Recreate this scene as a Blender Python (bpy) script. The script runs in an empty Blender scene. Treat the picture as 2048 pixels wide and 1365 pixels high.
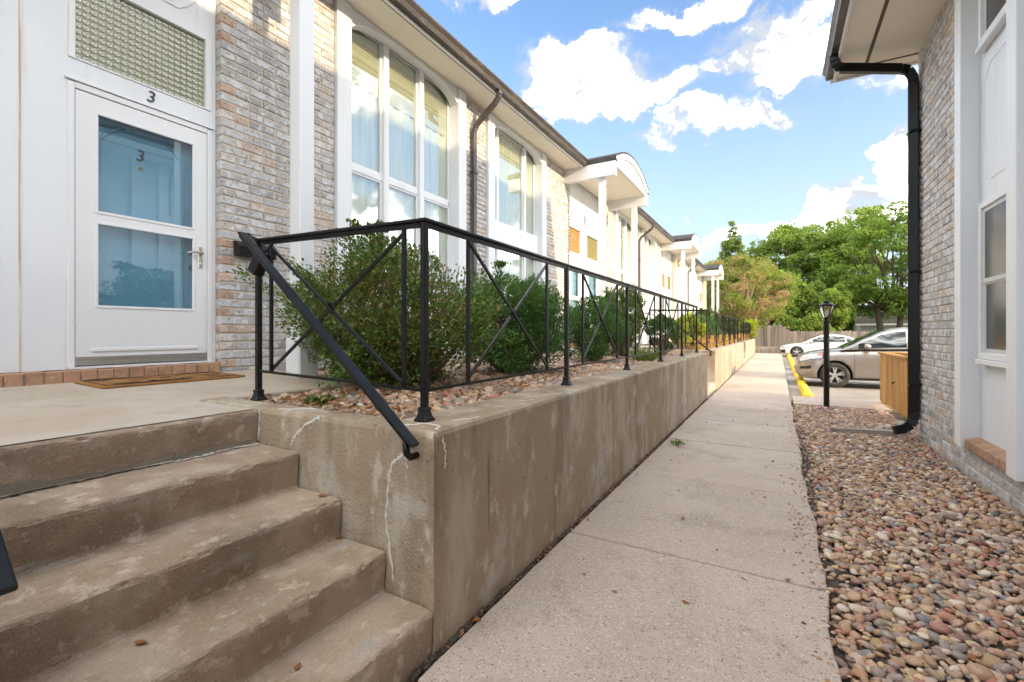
import bpy, bmesh, math, random
import numpy as np
from mathutils import Vector, Matrix

random.seed(7)
RNG = np.random.default_rng(11)
R = math.radians
scene = bpy.context.scene
COL = scene.collection

# ------------------------------------------------------------------ camera
CAM_H = 1.25
FPX = 920.0            # focal length in photo pixels (2048 wide)
cam_d = bpy.data.cameras.new('camera')
cam_d.sensor_width = 36.0
cam_d.lens = 36.0 * FPX / 2048.0
cam_d.shift_y = -17.5 / 2048.0
cam_d.clip_start = 0.03
cam_d.clip_end = 2000.0
cam = bpy.data.objects.new('camera', cam_d)
cam.location = (0, 0, CAM_H)
cam.rotation_euler = (R(90), 0, R(30))
COL.objects.link(cam)
scene.camera = cam

# ------------------------------------------------------------------ sun + sky
SUN = Vector((1.0, -0.20, 0.325)).normalized()      # towards the sun
sun_d = bpy.data.lights.new('sun', 'SUN')
sun_d.energy = 2.0
sun_d.angle = R(0.55)
sun_d.color = (1.0, 0.79, 0.52)
sun = bpy.data.objects.new('sun', sun_d)
sun.rotation_euler = SUN.to_track_quat('Z', 'Y').to_euler()
sun.location = (20, -4, 12)
COL.objects.link(sun)

world = bpy.data.worlds.new('World')
scene.world = world
world.use_nodes = True
wt = world.node_tree
for n in list(wt.nodes):
    wt.nodes.remove(n)


class NT:
    """tiny node-graph helper"""
    def __init__(self, tree):
        self.t = tree

    def n(self, typ, **kw):
        nd = self.t.nodes.new(typ)
        for k, v in kw.items():
            setattr(nd, k, v)
        return nd

    def l(self, a, b):
        self.t.links.new(a, b)

    def val(self, sock, v):
        if isinstance(v, (int, float)):
            sock.default_value = v
        elif isinstance(v, (tuple, list)):
            d = sock.default_value
            sock.default_value = tuple(v) + ((1.0,) if len(d) == 4 and len(v) == 3 else ())
        else:
            self.l(v, sock)

    def math(self, op, a, b=0.0, c=None, clamp=False):
        nd = self.n('ShaderNodeMath', operation=op, use_clamp=clamp)
        self.val(nd.inputs[0], a)
        self.val(nd.inputs[1], b)
        if c is not None:
            self.val(nd.inputs[2], c)
        return nd.outputs[0]

    def vmath(self, op, a, b):
        nd = self.n('ShaderNodeVectorMath', operation=op)
        self.val(nd.inputs[0], a)
        self.val(nd.inputs[1], b)
        return nd.outputs['Value'] if op in ('DOT_PRODUCT', 'LENGTH') else nd.outputs[0]

    def noise(self, vec, scale, detail=3.0, rough=0.55, dist=0.0):
        nd = self.n('ShaderNodeTexNoise')
        self.val(nd.inputs['Vector'], vec)
        nd.inputs['Scale'].default_value = scale
        nd.inputs['Detail'].default_value = detail
        nd.inputs['Roughness'].default_value = rough
        nd.inputs['Distortion'].default_value = dist
        return nd.outputs['Fac']

    def maprange(self, v, a, b, c=0.0, d=1.0, smooth=True):
        nd = self.n('ShaderNodeMapRange', interpolation_type='SMOOTHSTEP' if smooth else 'LINEAR')
        self.val(nd.inputs[0], v)
        for i, x in enumerate((a, b, c, d)):
            nd.inputs[i + 1].default_value = x
        return nd.outputs[0]

    def mix(self, f, a, b, typ='MIX'):
        nd = self.n('ShaderNodeMix', data_type='RGBA', blend_type=typ)
        self.val(nd.inputs[0], f)
        self.val(nd.inputs[6], a)
        self.val(nd.inputs[7], b)
        return nd.outputs[2]

    def ramp(self, f, stops, interp='LINEAR'):
        nd = self.n('ShaderNodeValToRGB')
        cr = nd.color_ramp
        cr.interpolation = interp
        while len(cr.elements) < len(stops):
            cr.elements.new(0.5)
        for e, (p, c) in zip(cr.elements, stops):
            e.position = p
            e.color = tuple(c) + (1.0,)
        self.val(nd.inputs[0], f)
        return nd.outputs[0]


CR, SR = math.cos(R(30)), math.sin(R(30))


def pix_dir(u, v):
    du, dv = (u - 1024) / FPX, (665 - v) / FPX
    return Vector((-SR + du * CR, CR + du * SR, dv))


def ground(u, v, z=0.0):
    d = pix_dir(u, v)
    t = (z - CAM_H) / d.z
    return Vector((0, 0, CAM_H)) + d * t


def proj(p):
    x, y, z = p
    t = -SR * x + CR * y
    if t < 0.05:
        return None
    return 1024 + FPX * (CR * x + SR * y) / t, 665 - FPX * (z - CAM_H) / t, t


W = NT(wt)
geo = W.n('ShaderNodeTexCoord')
dirv = geo.outputs['Generated']
sky = W.n('ShaderNodeTexSky', sky_type='NISHITA')
sky.sun_disc = False
sky.sun_elevation = math.asin(SUN.z)
sky.sun_rotation = math.atan2(SUN.x, SUN.y)
sky.altitude = 300
sky.air_density = 1.0
sky.dust_density = 1.6
sky.ozone_density = 2.0
sepd = W.n('ShaderNodeSeparateXYZ')
W.l(dirv, sepd.inputs[0])
# warped direction for ragged cloud edges
n1 = W.noise(dirv, 13.0, 6.0, 0.64, 0.25)
n2 = W.noise(dirv, 5.0, 4.0, 0.55)
wn = W.n('ShaderNodeTexNoise')
W.l(dirv, wn.inputs['Vector'])
wn.inputs['Scale'].default_value = 9.0
wn.inputs['Detail'].default_value = 5.0
wn.inputs['Roughness'].default_value = 0.6
wsc = W.n('ShaderNodeVectorMath', operation='SCALE')
W.l(W.vmath('SUBTRACT', wn.outputs['Color'], (0.5, 0.5, 0.5)), wsc.inputs[0])
wsc.inputs['Scale'].default_value = 0.16
dirw = W.vmath('ADD', dirv, wsc.outputs[0])
field = None
blobs = [  # photo pixel centre, radii in pixels, weight
    (1150, 165, 105, 62, 1.0), (1190, 115, 60, 34, 0.95), (1100, 130, 60, 40, 0.95), (1250, 190, 120, 50, 1.0), (1330, 175, 80, 34, 0.95),
    (1390, 235, 90, 26, 0.9), (1480, 240, 90, 30, 0.95), (1340, 268, 90, 22, 0.85), (1150, 230, 110, 22, 0.8),
    (1420, 14, 190, 24, 0.85), (1620, 20, 200, 26, 0.85), (1800, 20, 160, 34, 0.9),
    (1520, 105, 110, 34, 0.95), (1620, 95, 110, 40, 0.95), (1740, 110, 130, 44, 0.95), (1600, 150, 130, 20, 0.75), (1790, 170, 90, 20, 0.7),
    (945, 8, 70, 26, 0.95), (1020, -10, 60, 14, 0.8),
    (1740, 380, 110, 28, 0.95), (1805, 310, 46, 48, 1.0), (1660, 425, 60, 28, 0.95), (1790, 430, 120, 40, 0.95),
    (1515, 465, 110, 30, 0.8), (1700, 60, 240, 50, 0.62), (1500, 160, 200, 40, 0.42), (1250, 440, 220, 40, 0.40), (1600, 380, 160, 40, 0.42), (1390, 425, 50, 18, 0.55), (1310, 340, 60, 16, 0.45), (1560, 285, 60, 12, 0.45),
]
for (u, v, ru, rv, wgt) in blobs:
    c = pix_dir(u, v).normalized()
    right = (pix_dir(u + 5, v).normalized() - pix_dir(u - 5, v).normalized())
    up = (pix_dir(u, v - 5).normalized() - pix_dir(u, v + 5).normalized())
    sa, sb = right.length / 10.0, up.length / 10.0
    a = W.vmath('DOT_PRODUCT', dirw, tuple(right.normalized() / (ru * 1.12 * sa)))
    b = W.vmath('DOT_PRODUCT', dirw, tuple(up.normalized() / (rv * 1.15 * sb)))
    a0, b0 = c.dot(right.normalized()) / (ru * 1.12 * sa), c.dot(up.normalized()) / (rv * 1.15 * sb)
    a = W.math('SUBTRACT', a, a0)
    b = W.math('SUBTRACT', b, b0)
    d2 = W.math('ADD', W.math('MULTIPLY', a, a), W.math('MULTIPLY', b, b))
    f = W.math('MULTIPLY', W.math('SUBTRACT', 1.0, W.math('MULTIPLY', d2, 0.5), clamp=True), wgt)
    field = f if field is None else W.math('MAXIMUM', field, f)
field = W.math('MULTIPLY', field, W.math('GREATER_THAN', W.vmath('DOT_PRODUCT', dirv, tuple(pix_dir(1400, 250).normalized())), 0.0))
# unseen clouds added outside the view, their cover widened to brighten the shade
proj_den = W.math('ADD', W.math('MAXIMUM', sepd.outputs[2], 0.0), 0.22)
comb = W.n('ShaderNodeCombineXYZ')
W.l(W.math('DIVIDE', sepd.outputs[0], proj_den), comb.inputs[0])
W.l(W.math('DIVIDE', sepd.outputs[1], proj_den), comb.inputs[1])
gen = W.maprange(W.noise(comb.outputs[0], 1.1, 5.0, 0.55), 0.32, 0.58, 0.0, 1.0, False)
axis = pix_dir(1350, 300).normalized()
inview = W.maprange(W.vmath('DOT_PRODUCT', dirv, tuple(axis)), 0.80, 0.88)
gen = W.math('MULTIPLY', gen, W.math('SUBTRACT', 1.0, inview))
field = W.math('MAXIMUM', field, gen)
dens = W.math('ADD', field, W.math('ADD', W.math('MULTIPLY', W.math('SUBTRACT', n1, 0.5), 1.0),
                                   W.math('MULTIPLY', W.math('SUBTRACT', n2, 0.5), 0.5)))
cmask = W.math('POWER', W.maprange(dens, 0.12, 0.92), 2.0)
cmask = W.math('MULTIPLY', cmask, W.maprange(sepd.outputs[2], -0.02, 0.03))
shade = W.noise(dirw, 10.0, 5.0, 0.6)
SKY_STR = 0.13
CLOUD = 3.3  # cloud brightness, raised so the clouds fill the shade
thick = W.math('MULTIPLY', W.maprange(dens, 0.50, 0.95), W.maprange(shade, 0.40, 0.62))
ccol = W.mix(thick, (0.25, 0.262, 0.285), (CLOUD, CLOUD * 0.975, CLOUD * 0.93))
skyc = W.mix(1.0, sky.outputs[0], (SKY_STR * 0.90, SKY_STR * 0.97, SKY_STR * 1.04), 'MULTIPLY')
veil = W.math('MULTIPLY', W.maprange(sepd.outputs[2], 0.62, 0.0), 0.60)
skyc = W.mix(veil, skyc, (0.30, 0.325, 0.35))
allc = W.mix(cmask, skyc, ccol)
bg = W.n('ShaderNodeBackground')
W.l(allc, bg.inputs[0])
bg.inputs[1].default_value = 1.0
wo = W.n('ShaderNodeOutputWorld')
W.l(bg.outputs[0], wo.inputs[0])

scene.view_settings.view_transform = 'Standard'
scene.view_settings.look = 'None'
scene.view_settings.gamma = 1.0
scene.view_settings.exposure = 1.62
scene.view_settings.use_curve_mapping = False
scene.cycles.use_denoising = True
scene.cycles.use_adaptive_sampling = True
scene.cycles.adaptive_threshold = 0.03
scene.cycles.max_bounces = 6
scene.cycles.transparent_max_bounces = 8
scene.cycles.sample_clamp_indirect = 6.0

# ------------------------------------------------------------------ materials
MATS = {}


def new_mat(name):
    m = bpy.data.materials.new(name)
    m.use_nodes = True
    t = m.node_tree
    for n in list(t.nodes):
        t.nodes.remove(n)
    g = NT(t)
    out = g.n('ShaderNodeOutputMaterial')
    MATS[name] = m
    return m, g, out


def wpos(g, scale=None):
    p = g.n('ShaderNodeNewGeometry').outputs['Position']
    if scale:
        mp = g.n('ShaderNodeMapping')
        g.l(p, mp.inputs[0])
        mp.inputs['Scale'].default_value = scale
        return mp.outputs[0]
    return p


def rnd_val(g):
    at = g.n('ShaderNodeAttribute', attribute_name='rnd')
    oi = g.n('ShaderNodeObjectInfo')
    return g.math('FRACT', g.math('ADD', at.outputs['Fac'], oi.outputs['Random']))


def add_bump(g, bsdf, h, strength=0.3, dist=0.01):
    b = g.n('ShaderNodeBump')
    b.inputs['Strength'].default_value = strength
    b.inputs['Distance'].default_value = dist
    g.l(h, b.inputs['Height'])
    g.l(b.outputs[0], bsdf.inputs['Normal'])


def mat(name, base, rough=0.6, metal=0.0, spec=0.5, layers=(), bumps=(), coat=0.0, objvar=0.0):
    """layers: (colour, scale or (sx,sy,sz), lo, hi, strength, detail); bumps: (scale, strength, dist)"""
    m, g, out = new_mat(name)
    bs = g.n('ShaderNodeBsdfPrincipled')
    bs.inputs['Roughness'].default_value = rough
    bs.inputs['Metallic'].default_value = metal
    bs.inputs['Specular IOR Level'].default_value = spec
    if coat:
        bs.inputs['Coat Weight'].default_value = coat
        bs.inputs['Coat Roughness'].default_value = 0.05
    c = None
    for i, (col, sc, lo, hi, st, det) in enumerate(layers):
        if isinstance(sc, tuple):
            f = g.noise(wpos(g, sc), 1.0, det, 0.6)
        else:
            f = g.noise(g.vmath('ADD', wpos(g), (i * 3.7, i * 1.3, i * 5.1)), sc, det, 0.6)
        f = g.math('MULTIPLY', g.maprange(f, lo, hi), st)
        c = g.mix(f, c if c is not None else base, col)
    if objvar:
        oi = g.n('ShaderNodeObjectInfo')
        k = g.math('ADD', 1.0 - objvar, g.math('MULTIPLY', oi.outputs['Random'], 2 * objvar))
        cv = g.n('ShaderNodeCombineXYZ')
        for q in range(3):
            g.l(k, cv.inputs[q])
        c = g.mix(1.0, c if c is not None else base, cv.outputs[0], 'MULTIPLY')
    if c is None:
        bs.inputs['Base Color'].default_value = tuple(base) + (1.0,)
    else:
        g.l(c, bs.inputs['Base Color'])
    if bumps:
        h = None
        for (sc, st, di) in bumps:
            nz = g.math('MULTIPLY', g.noise(wpos(g), sc, 3.0, 0.6), st)
            h = nz if h is None else g.math('ADD', h, nz)
        add_bump(g, bs, h, 1.0, bumps[0][2])
    g.l(bs.outputs[0], out.inputs[0])
    return m


WHITE = mat('white_paint', (0.70, 0.73, 0.77), 0.5, spec=0.4,
            layers=[((0.62, 0.60, 0.55), (2.0, 2.0, 0.5), 0.52, 0.75, 0.5, 4), ((0.74, 0.765, 0.80), 0.9, 0.4, 0.6, 0.6, 2),
                    ((0.40, 0.33, 0.24), (22.0, 22.0, 5.0), 0.70, 0.77, 0.6, 6), ((0.56, 0.52, 0.45), (9.0, 9.0, 0.35), 0.58, 0.70, 0.45, 5)],
            bumps=[(60.0, 0.25, 0.003), (6.0, 0.4, 0.003)])
TRIM = mat('white_trim', (0.73, 0.745, 0.765), 0.45, spec=0.4,
           layers=[((0.66, 0.63, 0.56), (3.0, 3.0, 0.6), 0.52, 0.78, 0.45, 4), ((0.42, 0.34, 0.25), (26.0, 26.0, 7.0), 0.70, 0.77, 0.5, 6)],
           bumps=[(40.0, 0.3, 0.003)])
SOFFIT = mat('soffit_paint', (0.80, 0.75, 0.65), 0.6, layers=[((0.68, 0.6, 0.48), 1.6, 0.5, 0.75, 0.4, 3)])
BROWN = mat('brown_trim', (0.09, 0.055, 0.04), 0.6)
GUTTER = mat('bronze_gutter', (0.075, 0.062, 0.052), 0.42, 0.3, layers=[((0.15, 0.125, 0.10), (8, 3, 8), 0.45, 0.7, 0.7, 4)])
PIPE_DARK = mat('dark_downspout', (0.005, 0.0048, 0.0045), 0.35, 0.0, 0.3, layers=[((0.025, 0.022, 0.02), (40, 40, 8), 0.62, 0.72, 0.5, 4)])
PIPE_BROWN = mat('brown_downspout', (0.10, 0.088, 0.08), 0.4, 0.3, layers=[((0.05, 0.04, 0.036), 9.0, 0.5, 0.65, 0.5, 4)])
SHINGLE = mat('shingles', (0.035, 0.032, 0.032), 0.9, layers=[((0.085, 0.078, 0.072), 30.0, 0.45, 0.7, 0.7, 4)], bumps=[(45.0, 1.0, 0.01)])
IRON = mat('black_iron', (0.0035, 0.0035, 0.004), 0.36, 0.0, 0.35,
           layers=[((0.03, 0.025, 0.02), 45.0, 0.64, 0.76, 0.4, 4)], bumps=[(120.0, 0.4, 0.002)])
MORTAR = mat('mortar', (0.57, 0.48, 0.39), 0.95, layers=[((0.44, 0.345, 0.26), 14.0, 0.45, 0.7, 0.6, 4)], bumps=[(160.0, 1.0, 0.004)])
CONC_WALK = mat('walk_concrete', (0.46, 0.38, 0.31), 0.9, spec=0.25, objvar=0.05,
                layers=[((0.53, 0.445, 0.37), 0.7, 0.42, 0.62, 0.8, 4), ((0.33, 0.265, 0.21), 1.5, 0.52, 0.70, 0.65, 6),
                        ((0.37, 0.30, 0.25), 5.0, 0.54, 0.68, 0.6, 7), ((0.56, 0.48, 0.42), 34.0, 0.54, 0.64, 0.6, 4),
                        ((0.68, 0.61, 0.54), 95.0, 0.60, 0.67, 0.85, 2), ((0.15, 0.115, 0.09), 110.0, 0.60, 0.68, 0.85, 2),
                        ((0.20, 0.16, 0.13), 11.0, 0.66, 0.74, 0.6, 6)],
                bumps=[(130.0, 1.0, 0.006), (18.0, 0.6, 0.004)])
CONC_LAND = mat('landing_concrete', (0.46, 0.38, 0.295), 0.9, spec=0.25,
                layers=[((0.52, 0.47, 0.41), 1.1, 0.42, 0.65, 0.8, 4), ((0.34, 0.27, 0.2), 3.0, 0.52, 0.72, 0.5, 5),
                        ((0.24, 0.19, 0.15), 160.0, 0.62, 0.72, 0.5, 2)], bumps=[(150.0, 1.0, 0.003)])
STEP = mat('step_concrete', (0.33, 0.25, 0.18), 0.9, spec=0.25,
           layers=[((0.44, 0.355, 0.275), 3.0, 0.44, 0.60, 0.85, 7), ((0.17, 0.125, 0.085), 2.0, 0.52, 0.68, 0.65, 6),
                   ((0.55, 0.45, 0.37), 13.0, 0.56, 0.66, 0.75, 7), ((0.36, 0.35, 0.33), (9, 2.4, 9), 0.58, 0.70, 0.7, 6),
                   ((0.58, 0.48, 0.40), 120.0, 0.60, 0.70, 0.5, 3), ((0.13, 0.095, 0.07), 130.0, 0.58, 0.70, 0.55, 3), ((0.60, 0.50, 0.42), (60, 16, 60), 0.60, 0.70, 0.5, 5), ((0.40, 0.22, 0.11), 7.0, 0.65, 0.75, 0.6, 6)],
           bumps=[(130.0, 1.0, 0.007), (22.0, 1.0, 0.005)])
WALLC = mat('wall_concrete', (0.34, 0.265, 0.185), 0.92, spec=0.2,
            layers=[((0.45, 0.385, 0.305), (3.2, 3.2, 0.9), 0.48, 0.62, 0.85, 6), ((0.21, 0.16, 0.11), (5.0, 5.0, 0.7), 0.50, 0.70, 0.7, 5),
                    ((0.56, 0.51, 0.43), (11, 11, 5), 0.56, 0.68, 0.7, 8), ((0.10, 0.08, 0.06), (16, 16, 1.2), 0.62, 0.74, 0.75, 5), ((0.46, 0.43, 0.37), 3.4, 0.54, 0.66, 0.6, 8), ((0.15, 0.11, 0.08), 26.0, 0.62, 0.70, 0.6, 6),
                    ((0.13, 0.10, 0.075), 120.0, 0.64, 0.74, 0.5, 3)],
            bumps=[(70.0, 0.8, 0.007), (12.0, 1.0, 0.006)])
CAULK = mat('white_caulk', (0.60, 0.59, 0.54), 0.8, layers=[((0.4, 0.38, 0.33), 40.0, 0.5, 0.7, 0.5, 4)])
DIRT = mat('earth', (0.12, 0.085, 0.06), 1.0, layers=[((0.055, 0.042, 0.034), 9.0, 0.4, 0.65, 0.8, 5), ((0.2, 0.15, 0.11), 70.0, 0.6, 0.72, 0.7, 3)],
           bumps=[(60.0, 1.0, 0.02)])
BEDSOIL = mat('bed_soil', (0.085, 0.062, 0.048), 1.0, layers=[((0.05, 0.038, 0.03), 9.0, 0.4, 0.65, 0.8, 5), ((0.17, 0.125, 0.095), 60.0, 0.58, 0.72, 0.8, 3)],
              bumps=[(55.0, 1.0, 0.02)])
GRASSGROUND = mat('lawn', (0.06, 0.08, 0.025), 1.0, layers=[((0.1, 0.085, 0.04), 0.6, 0.45, 0.65, 0.8, 4)], bumps=[(20.0, 1.0, 0.03)])
ASPHALT = mat('asphalt', (0.30, 0.265, 0.225), 0.9, layers=[((0.21, 0.185, 0.16), 0.7, 0.45, 0.65, 0.8, 4), ((0.26, 0.24, 0.21), 90.0, 0.6, 0.7, 0.7, 2)],
              bumps=[(120.0, 1.0, 0.004)])
YELLOW = mat('yellow_paint', (0.80, 0.56, 0.03), 0.6, layers=[((0.55, 0.40, 0.08), 12.0, 0.55, 0.72, 0.6, 5)], bumps=[(60.0, 0.6, 0.004)])
CEDAR = mat('cedar', (0.50, 0.265, 0.065), 0.7, objvar=0.14, layers=[((0.27, 0.135, 0.035), (14, 14, 0.9), 0.44, 0.62, 0.85, 6), ((0.16, 0.085, 0.03), (8, 8, 0.6), 0.58, 0.7, 0.7, 5), ((0.60, 0.36, 0.12), (30, 30, 1.2), 0.55, 0.7, 0.6, 4),
                                                       ((0.12, 0.06, 0.02), 9.0, 0.72, 0.78, 0.9, 3)], bumps=[(40.0, 0.5, 0.003)])
OLDWOOD = mat('weathered_wood', (0.27, 0.22, 0.18), 0.9, objvar=0.22, layers=[((0.15, 0.115, 0.095), (7, 7, 0.5), 0.45, 0.65, 0.8, 4), ((0.07, 0.05, 0.04), 2.6, 0.70, 0.76, 0.9, 3)])
TIMBER = mat('grey_timber', (0.36, 0.31, 0.25), 0.9, layers=[((0.2, 0.165, 0.13), (3, 30, 30), 0.45, 0.65, 0.8, 4)], bumps=[(60.0, 0.6, 0.004)])
ALU = mat('aluminium', (0.55, 0.55, 0.54), 0.38, 0.85, layers=[((0.42, 0.41, 0.39), (30, 2, 60), 0.45, 0.65, 0.7, 3)])
NICKEL = mat('brushed_nickel', (0.56, 0.52, 0.46), 0.28, 0.95)
BRASS = mat('brass', (0.50, 0.36, 0.15), 0.35, 0.9)
DARKMETAL = mat('dark_metal', (0.010, 0.009, 0.009), 0.4, 0.1)
NUMBER = mat('number_metal', (0.045, 0.04, 0.055), 0.35, 0.4)
BLUEDOOR = mat('pale_blue_door', (0.34, 0.50, 0.60), 0.4, layers=[((0.28, 0.44, 0.55), (3, 1.5, 6), 0.42, 0.62, 0.6, 3)])  # pale blue with slightly deeper streaks, inner doors of the first porch
CURTAIN = mat('curtain', (0.74, 0.72, 0.64), 0.9, layers=[((0.55, 0.56, 0.5), (14, 14, 0.6), 0.42, 0.62, 0.6, 2)])
BLIND = mat('blind', (0.66, 0.62, 0.48), 0.8, layers=[((0.42, 0.40, 0.33), (0.5, 0.5, 38), 0.42, 0.58, 0.7, 1)])
ROOMDARK = mat('room_dark', (0.10, 0.12, 0.12), 0.9)
TAN_BRICK_SILL = mat('sill_brick', (0.42, 0.245, 0.15), 0.9, layers=[((0.24, 0.15, 0.11), 11.0, 0.45, 0.68, 0.8, 4), ((0.50, 0.37, 0.27), 26.0, 0.58, 0.7, 0.6, 4)],
                     bumps=[(90.0, 1.0, 0.004)])
BARK = mat('bark', (0.15, 0.105, 0.075), 0.95, layers=[((0.07, 0.05, 0.037), (20, 20, 4), 0.45, 0.65, 0.8, 4)], bumps=[(60.0, 1.0, 0.01)])
TWIG = mat('twig_bark', (0.24, 0.145, 0.085), 0.95, layers=[((0.12, 0.08, 0.05), 30.0, 0.45, 0.65, 0.7, 4)])
PALEBARK = mat('pale_bark', (0.42, 0.30, 0.20), 0.95, layers=[((0.2, 0.14, 0.1), 12.0, 0.45, 0.65, 0.8, 4)])
RUBBER = mat('tyre_rubber', (0.03, 0.028, 0.026), 0.85, layers=[((0.13, 0.11, 0.085), 6.0, 0.45, 0.7, 0.6, 3)])
ALLOY = mat('alloy', (0.62, 0.62, 0.62), 0.3, 0.8)
BLACKPLASTIC = mat('black_plastic', (0.018, 0.018, 0.018), 0.5)
SILVERPAINT = mat('silver_paint', (0.36, 0.325, 0.30), 0.28, 0.6, coat=0.8, layers=[((0.36, 0.32, 0.285), 2.0, 0.45, 0.65, 0.4, 4)])
WHITECAR = mat('white_car_paint', (0.78, 0.77, 0.75), 0.3, 0.0, coat=0.8)
CARGLASS = mat('car_glass', (0.02, 0.03, 0.035), 0.04, 0.0, 0.9)
LAMPGLASS = mat('lamp_glass', (0.62, 0.62, 0.62), 0.1, 0.3, 0.8)
ORANGE = mat('orange_lens', (0.65, 0.12, 0.06), 0.2)
SIDING = mat('garage_siding', (0.62, 0.63, 0.62), 0.8, layers=[((0.45, 0.46, 0.46), (0.3, 0.3, 9), 0.45, 0.6, 0.5, 1)])
MATBASE = mat('coir_mat', (0.42, 0.20, 0.06), 1.0, layers=[((0.26, 0.115, 0.035), 50.0, 0.45, 0.65, 0.8, 4)], bumps=[(300.0, 1.0, 0.008)])
MATDARK = mat('coir_mat_dark', (0.09, 0.045, 0.025), 1.0, bumps=[(300.0, 1.0, 0.008)])


def brick_mat(name, warm=False):
    m, g, out = new_mat(name)
    bs = g.n('ShaderNodeBsdfPrincipled')
    bs.inputs['Roughness'].default_value = 0.88
    bs.inputs['Specular IOR Level'].default_value = 0.25
    r = rnd_val(g)
    p = wpos(g)
    off = g.n('ShaderNodeCombineXYZ')
    g.l(g.math('MULTIPLY', r, 37.0), off.inputs[0])
    g.l(g.math('MULTIPLY', r, 11.0), off.inputs[2])
    pv = g.vmath('ADD', p, off.outputs[0])
    base = g.ramp(r, [(0.0, (0.34, 0.335, 0.335)), (0.25, (0.44, 0.43, 0.435)), (0.5, (0.54, 0.535, 0.54)), (0.70, (0.38, 0.36, 0.345)),
                      (0.86, (0.50, 0.465, 0.435)), (0.96, (0.50, 0.40, 0.32)), (1.0, (0.45, 0.40, 0.36))])
    if warm:
        base = g.ramp(r, [(0.0, (0.48, 0.32, 0.23)), (0.5, (0.52, 0.38, 0.29)), (1.0, (0.40, 0.29, 0.22))])
    dark = g.noise(pv, 26.0, 5.0, 0.68)
    c = g.mix(g.math('MULTIPLY', g.maprange(dark, 0.53, 0.64), 0.60), base, (0.16, 0.14, 0.13))
    wh = g.noise(g.vmath('ADD', pv, (5.0, 2.0, 9.0)), 9.0, 4.0, 0.6, 0.6)
    c = g.mix(g.math('MULTIPLY', g.maprange(wh, 0.49, 0.60), 0.30 if warm else 0.62), c, (0.69, 0.70, 0.71))
    sp = g.noise(g.vmath('ADD', pv, (1.0, 7.0, 3.0)), 60.0, 3.0, 0.6)
    c = g.mix(g.math('MULTIPLY', g.maprange(sp, 0.60, 0.70), 0.6), c, (0.16, 0.135, 0.12))
    g.l(c, bs.inputs['Base Color'])
    h = g.math('ADD', g.noise(pv, 30.0, 4.0, 0.6), g.math('MULTIPLY', dark, 0.6))
    add_bump(g, bs, h, 0.7, 0.006)
    g.l(bs.outputs[0], out.inputs[0])
    return m


BRICK = brick_mat('whitewashed_brick')
BRICK_TAN = brick_mat('tan_brick', True)

# far wall surfaces, bricks too small to pick apart
m, g, out = new_mat('far_brick')
bs = g.n('ShaderNodeBsdfPrincipled')
bs.inputs['Roughness'].default_value = 0.9
mp = g.n('ShaderNodeMapping')
g.l(wpos(g), mp.inputs[0])
mp.inputs['Rotation'].default_value = (R(-90), 0, R(-90))
bt = g.n('ShaderNodeTexBrick')
sp_ = g.n('ShaderNodeSeparateXYZ')
g.l(wpos(g), sp_.inputs[0])
cb_ = g.n('ShaderNodeCombineXYZ')
g.l(sp_.outputs[1], cb_.inputs[0])
g.l(sp_.outputs[2], cb_.inputs[1])
g.l(cb_.outputs[0], bt.inputs['Vector'])
for k, v in (('Scale', 1.0), ('Mortar Size', 0.006), ('Brick Width', 0.27), ('Row Height', 0.08)):
    bt.inputs[k].default_value = v
bt.inputs['Color1'].default_value = (0.38, 0.34, 0.31, 1)
bt.inputs['Color2'].default_value = (0.54, 0.49, 0.45, 1)
bt.inputs['Mortar'].default_value = (0.56, 0.45, 0.35, 1)
cc = g.mix(g.math('MULTIPLY', g.maprange(g.noise(wpos(g), 9.0, 4.0), 0.52, 0.66), 0.5), bt.outputs[0], (0.62, 0.60, 0.57))
g.l(cc, bs.inputs['Base Color'])
g.l(bs.outputs[0], out.inputs[0])
FARBRICK = m

# pebbles
m, g, out = new_mat('river_pebble')
bs = g.n('ShaderNodeBsdfPrincipled')
bs.inputs['Roughness'].default_value = 0.55
bs.inputs['Specular IOR Level'].default_value = 0.35
r = rnd_val(g)
c = g.ramp(r, [(0.0, (0.42, 0.20, 0.12)), (0.08, (0.52, 0.35, 0.22)), (0.17, (0.30, 0.17, 0.11)), (0.26, (0.60, 0.44, 0.24)),
               (0.35, (0.44, 0.28, 0.20)), (0.43, (0.27, 0.24, 0.21)), (0.50, (0.42, 0.16, 0.12)), (0.58, (0.38, 0.25, 0.13)), (0.66, (0.19, 0.21, 0.235)),
               (0.74, (0.52, 0.35, 0.23)), (0.82, (0.68, 0.60, 0.49)), (0.90, (0.46, 0.29, 0.23)), (0.95, (0.20, 0.14, 0.11)), (1.0, (0.30, 0.14, 0.10))])
nz = g.noise(wpos(g), 42.0, 5.0, 0.65)
c = g.mix(g.math('MULTIPLY', g.maprange(nz, 0.50, 0.68), 0.35), c, (0.62, 0.50, 0.40))
c = g.mix(g.math('MULTIPLY', g.maprange(g.noise(wpos(g), 110.0, 3.0), 0.56, 0.7), 0.5), c, (0.13, 0.095, 0.075))
g.l(c, bs.inputs['Base Color'])
add_bump(g, bs, g.noise(wpos(g), 90.0, 3.0), 0.35, 0.003)
g.l(bs.outputs[0], out.inputs[0])
PEBBLE = m


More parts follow.
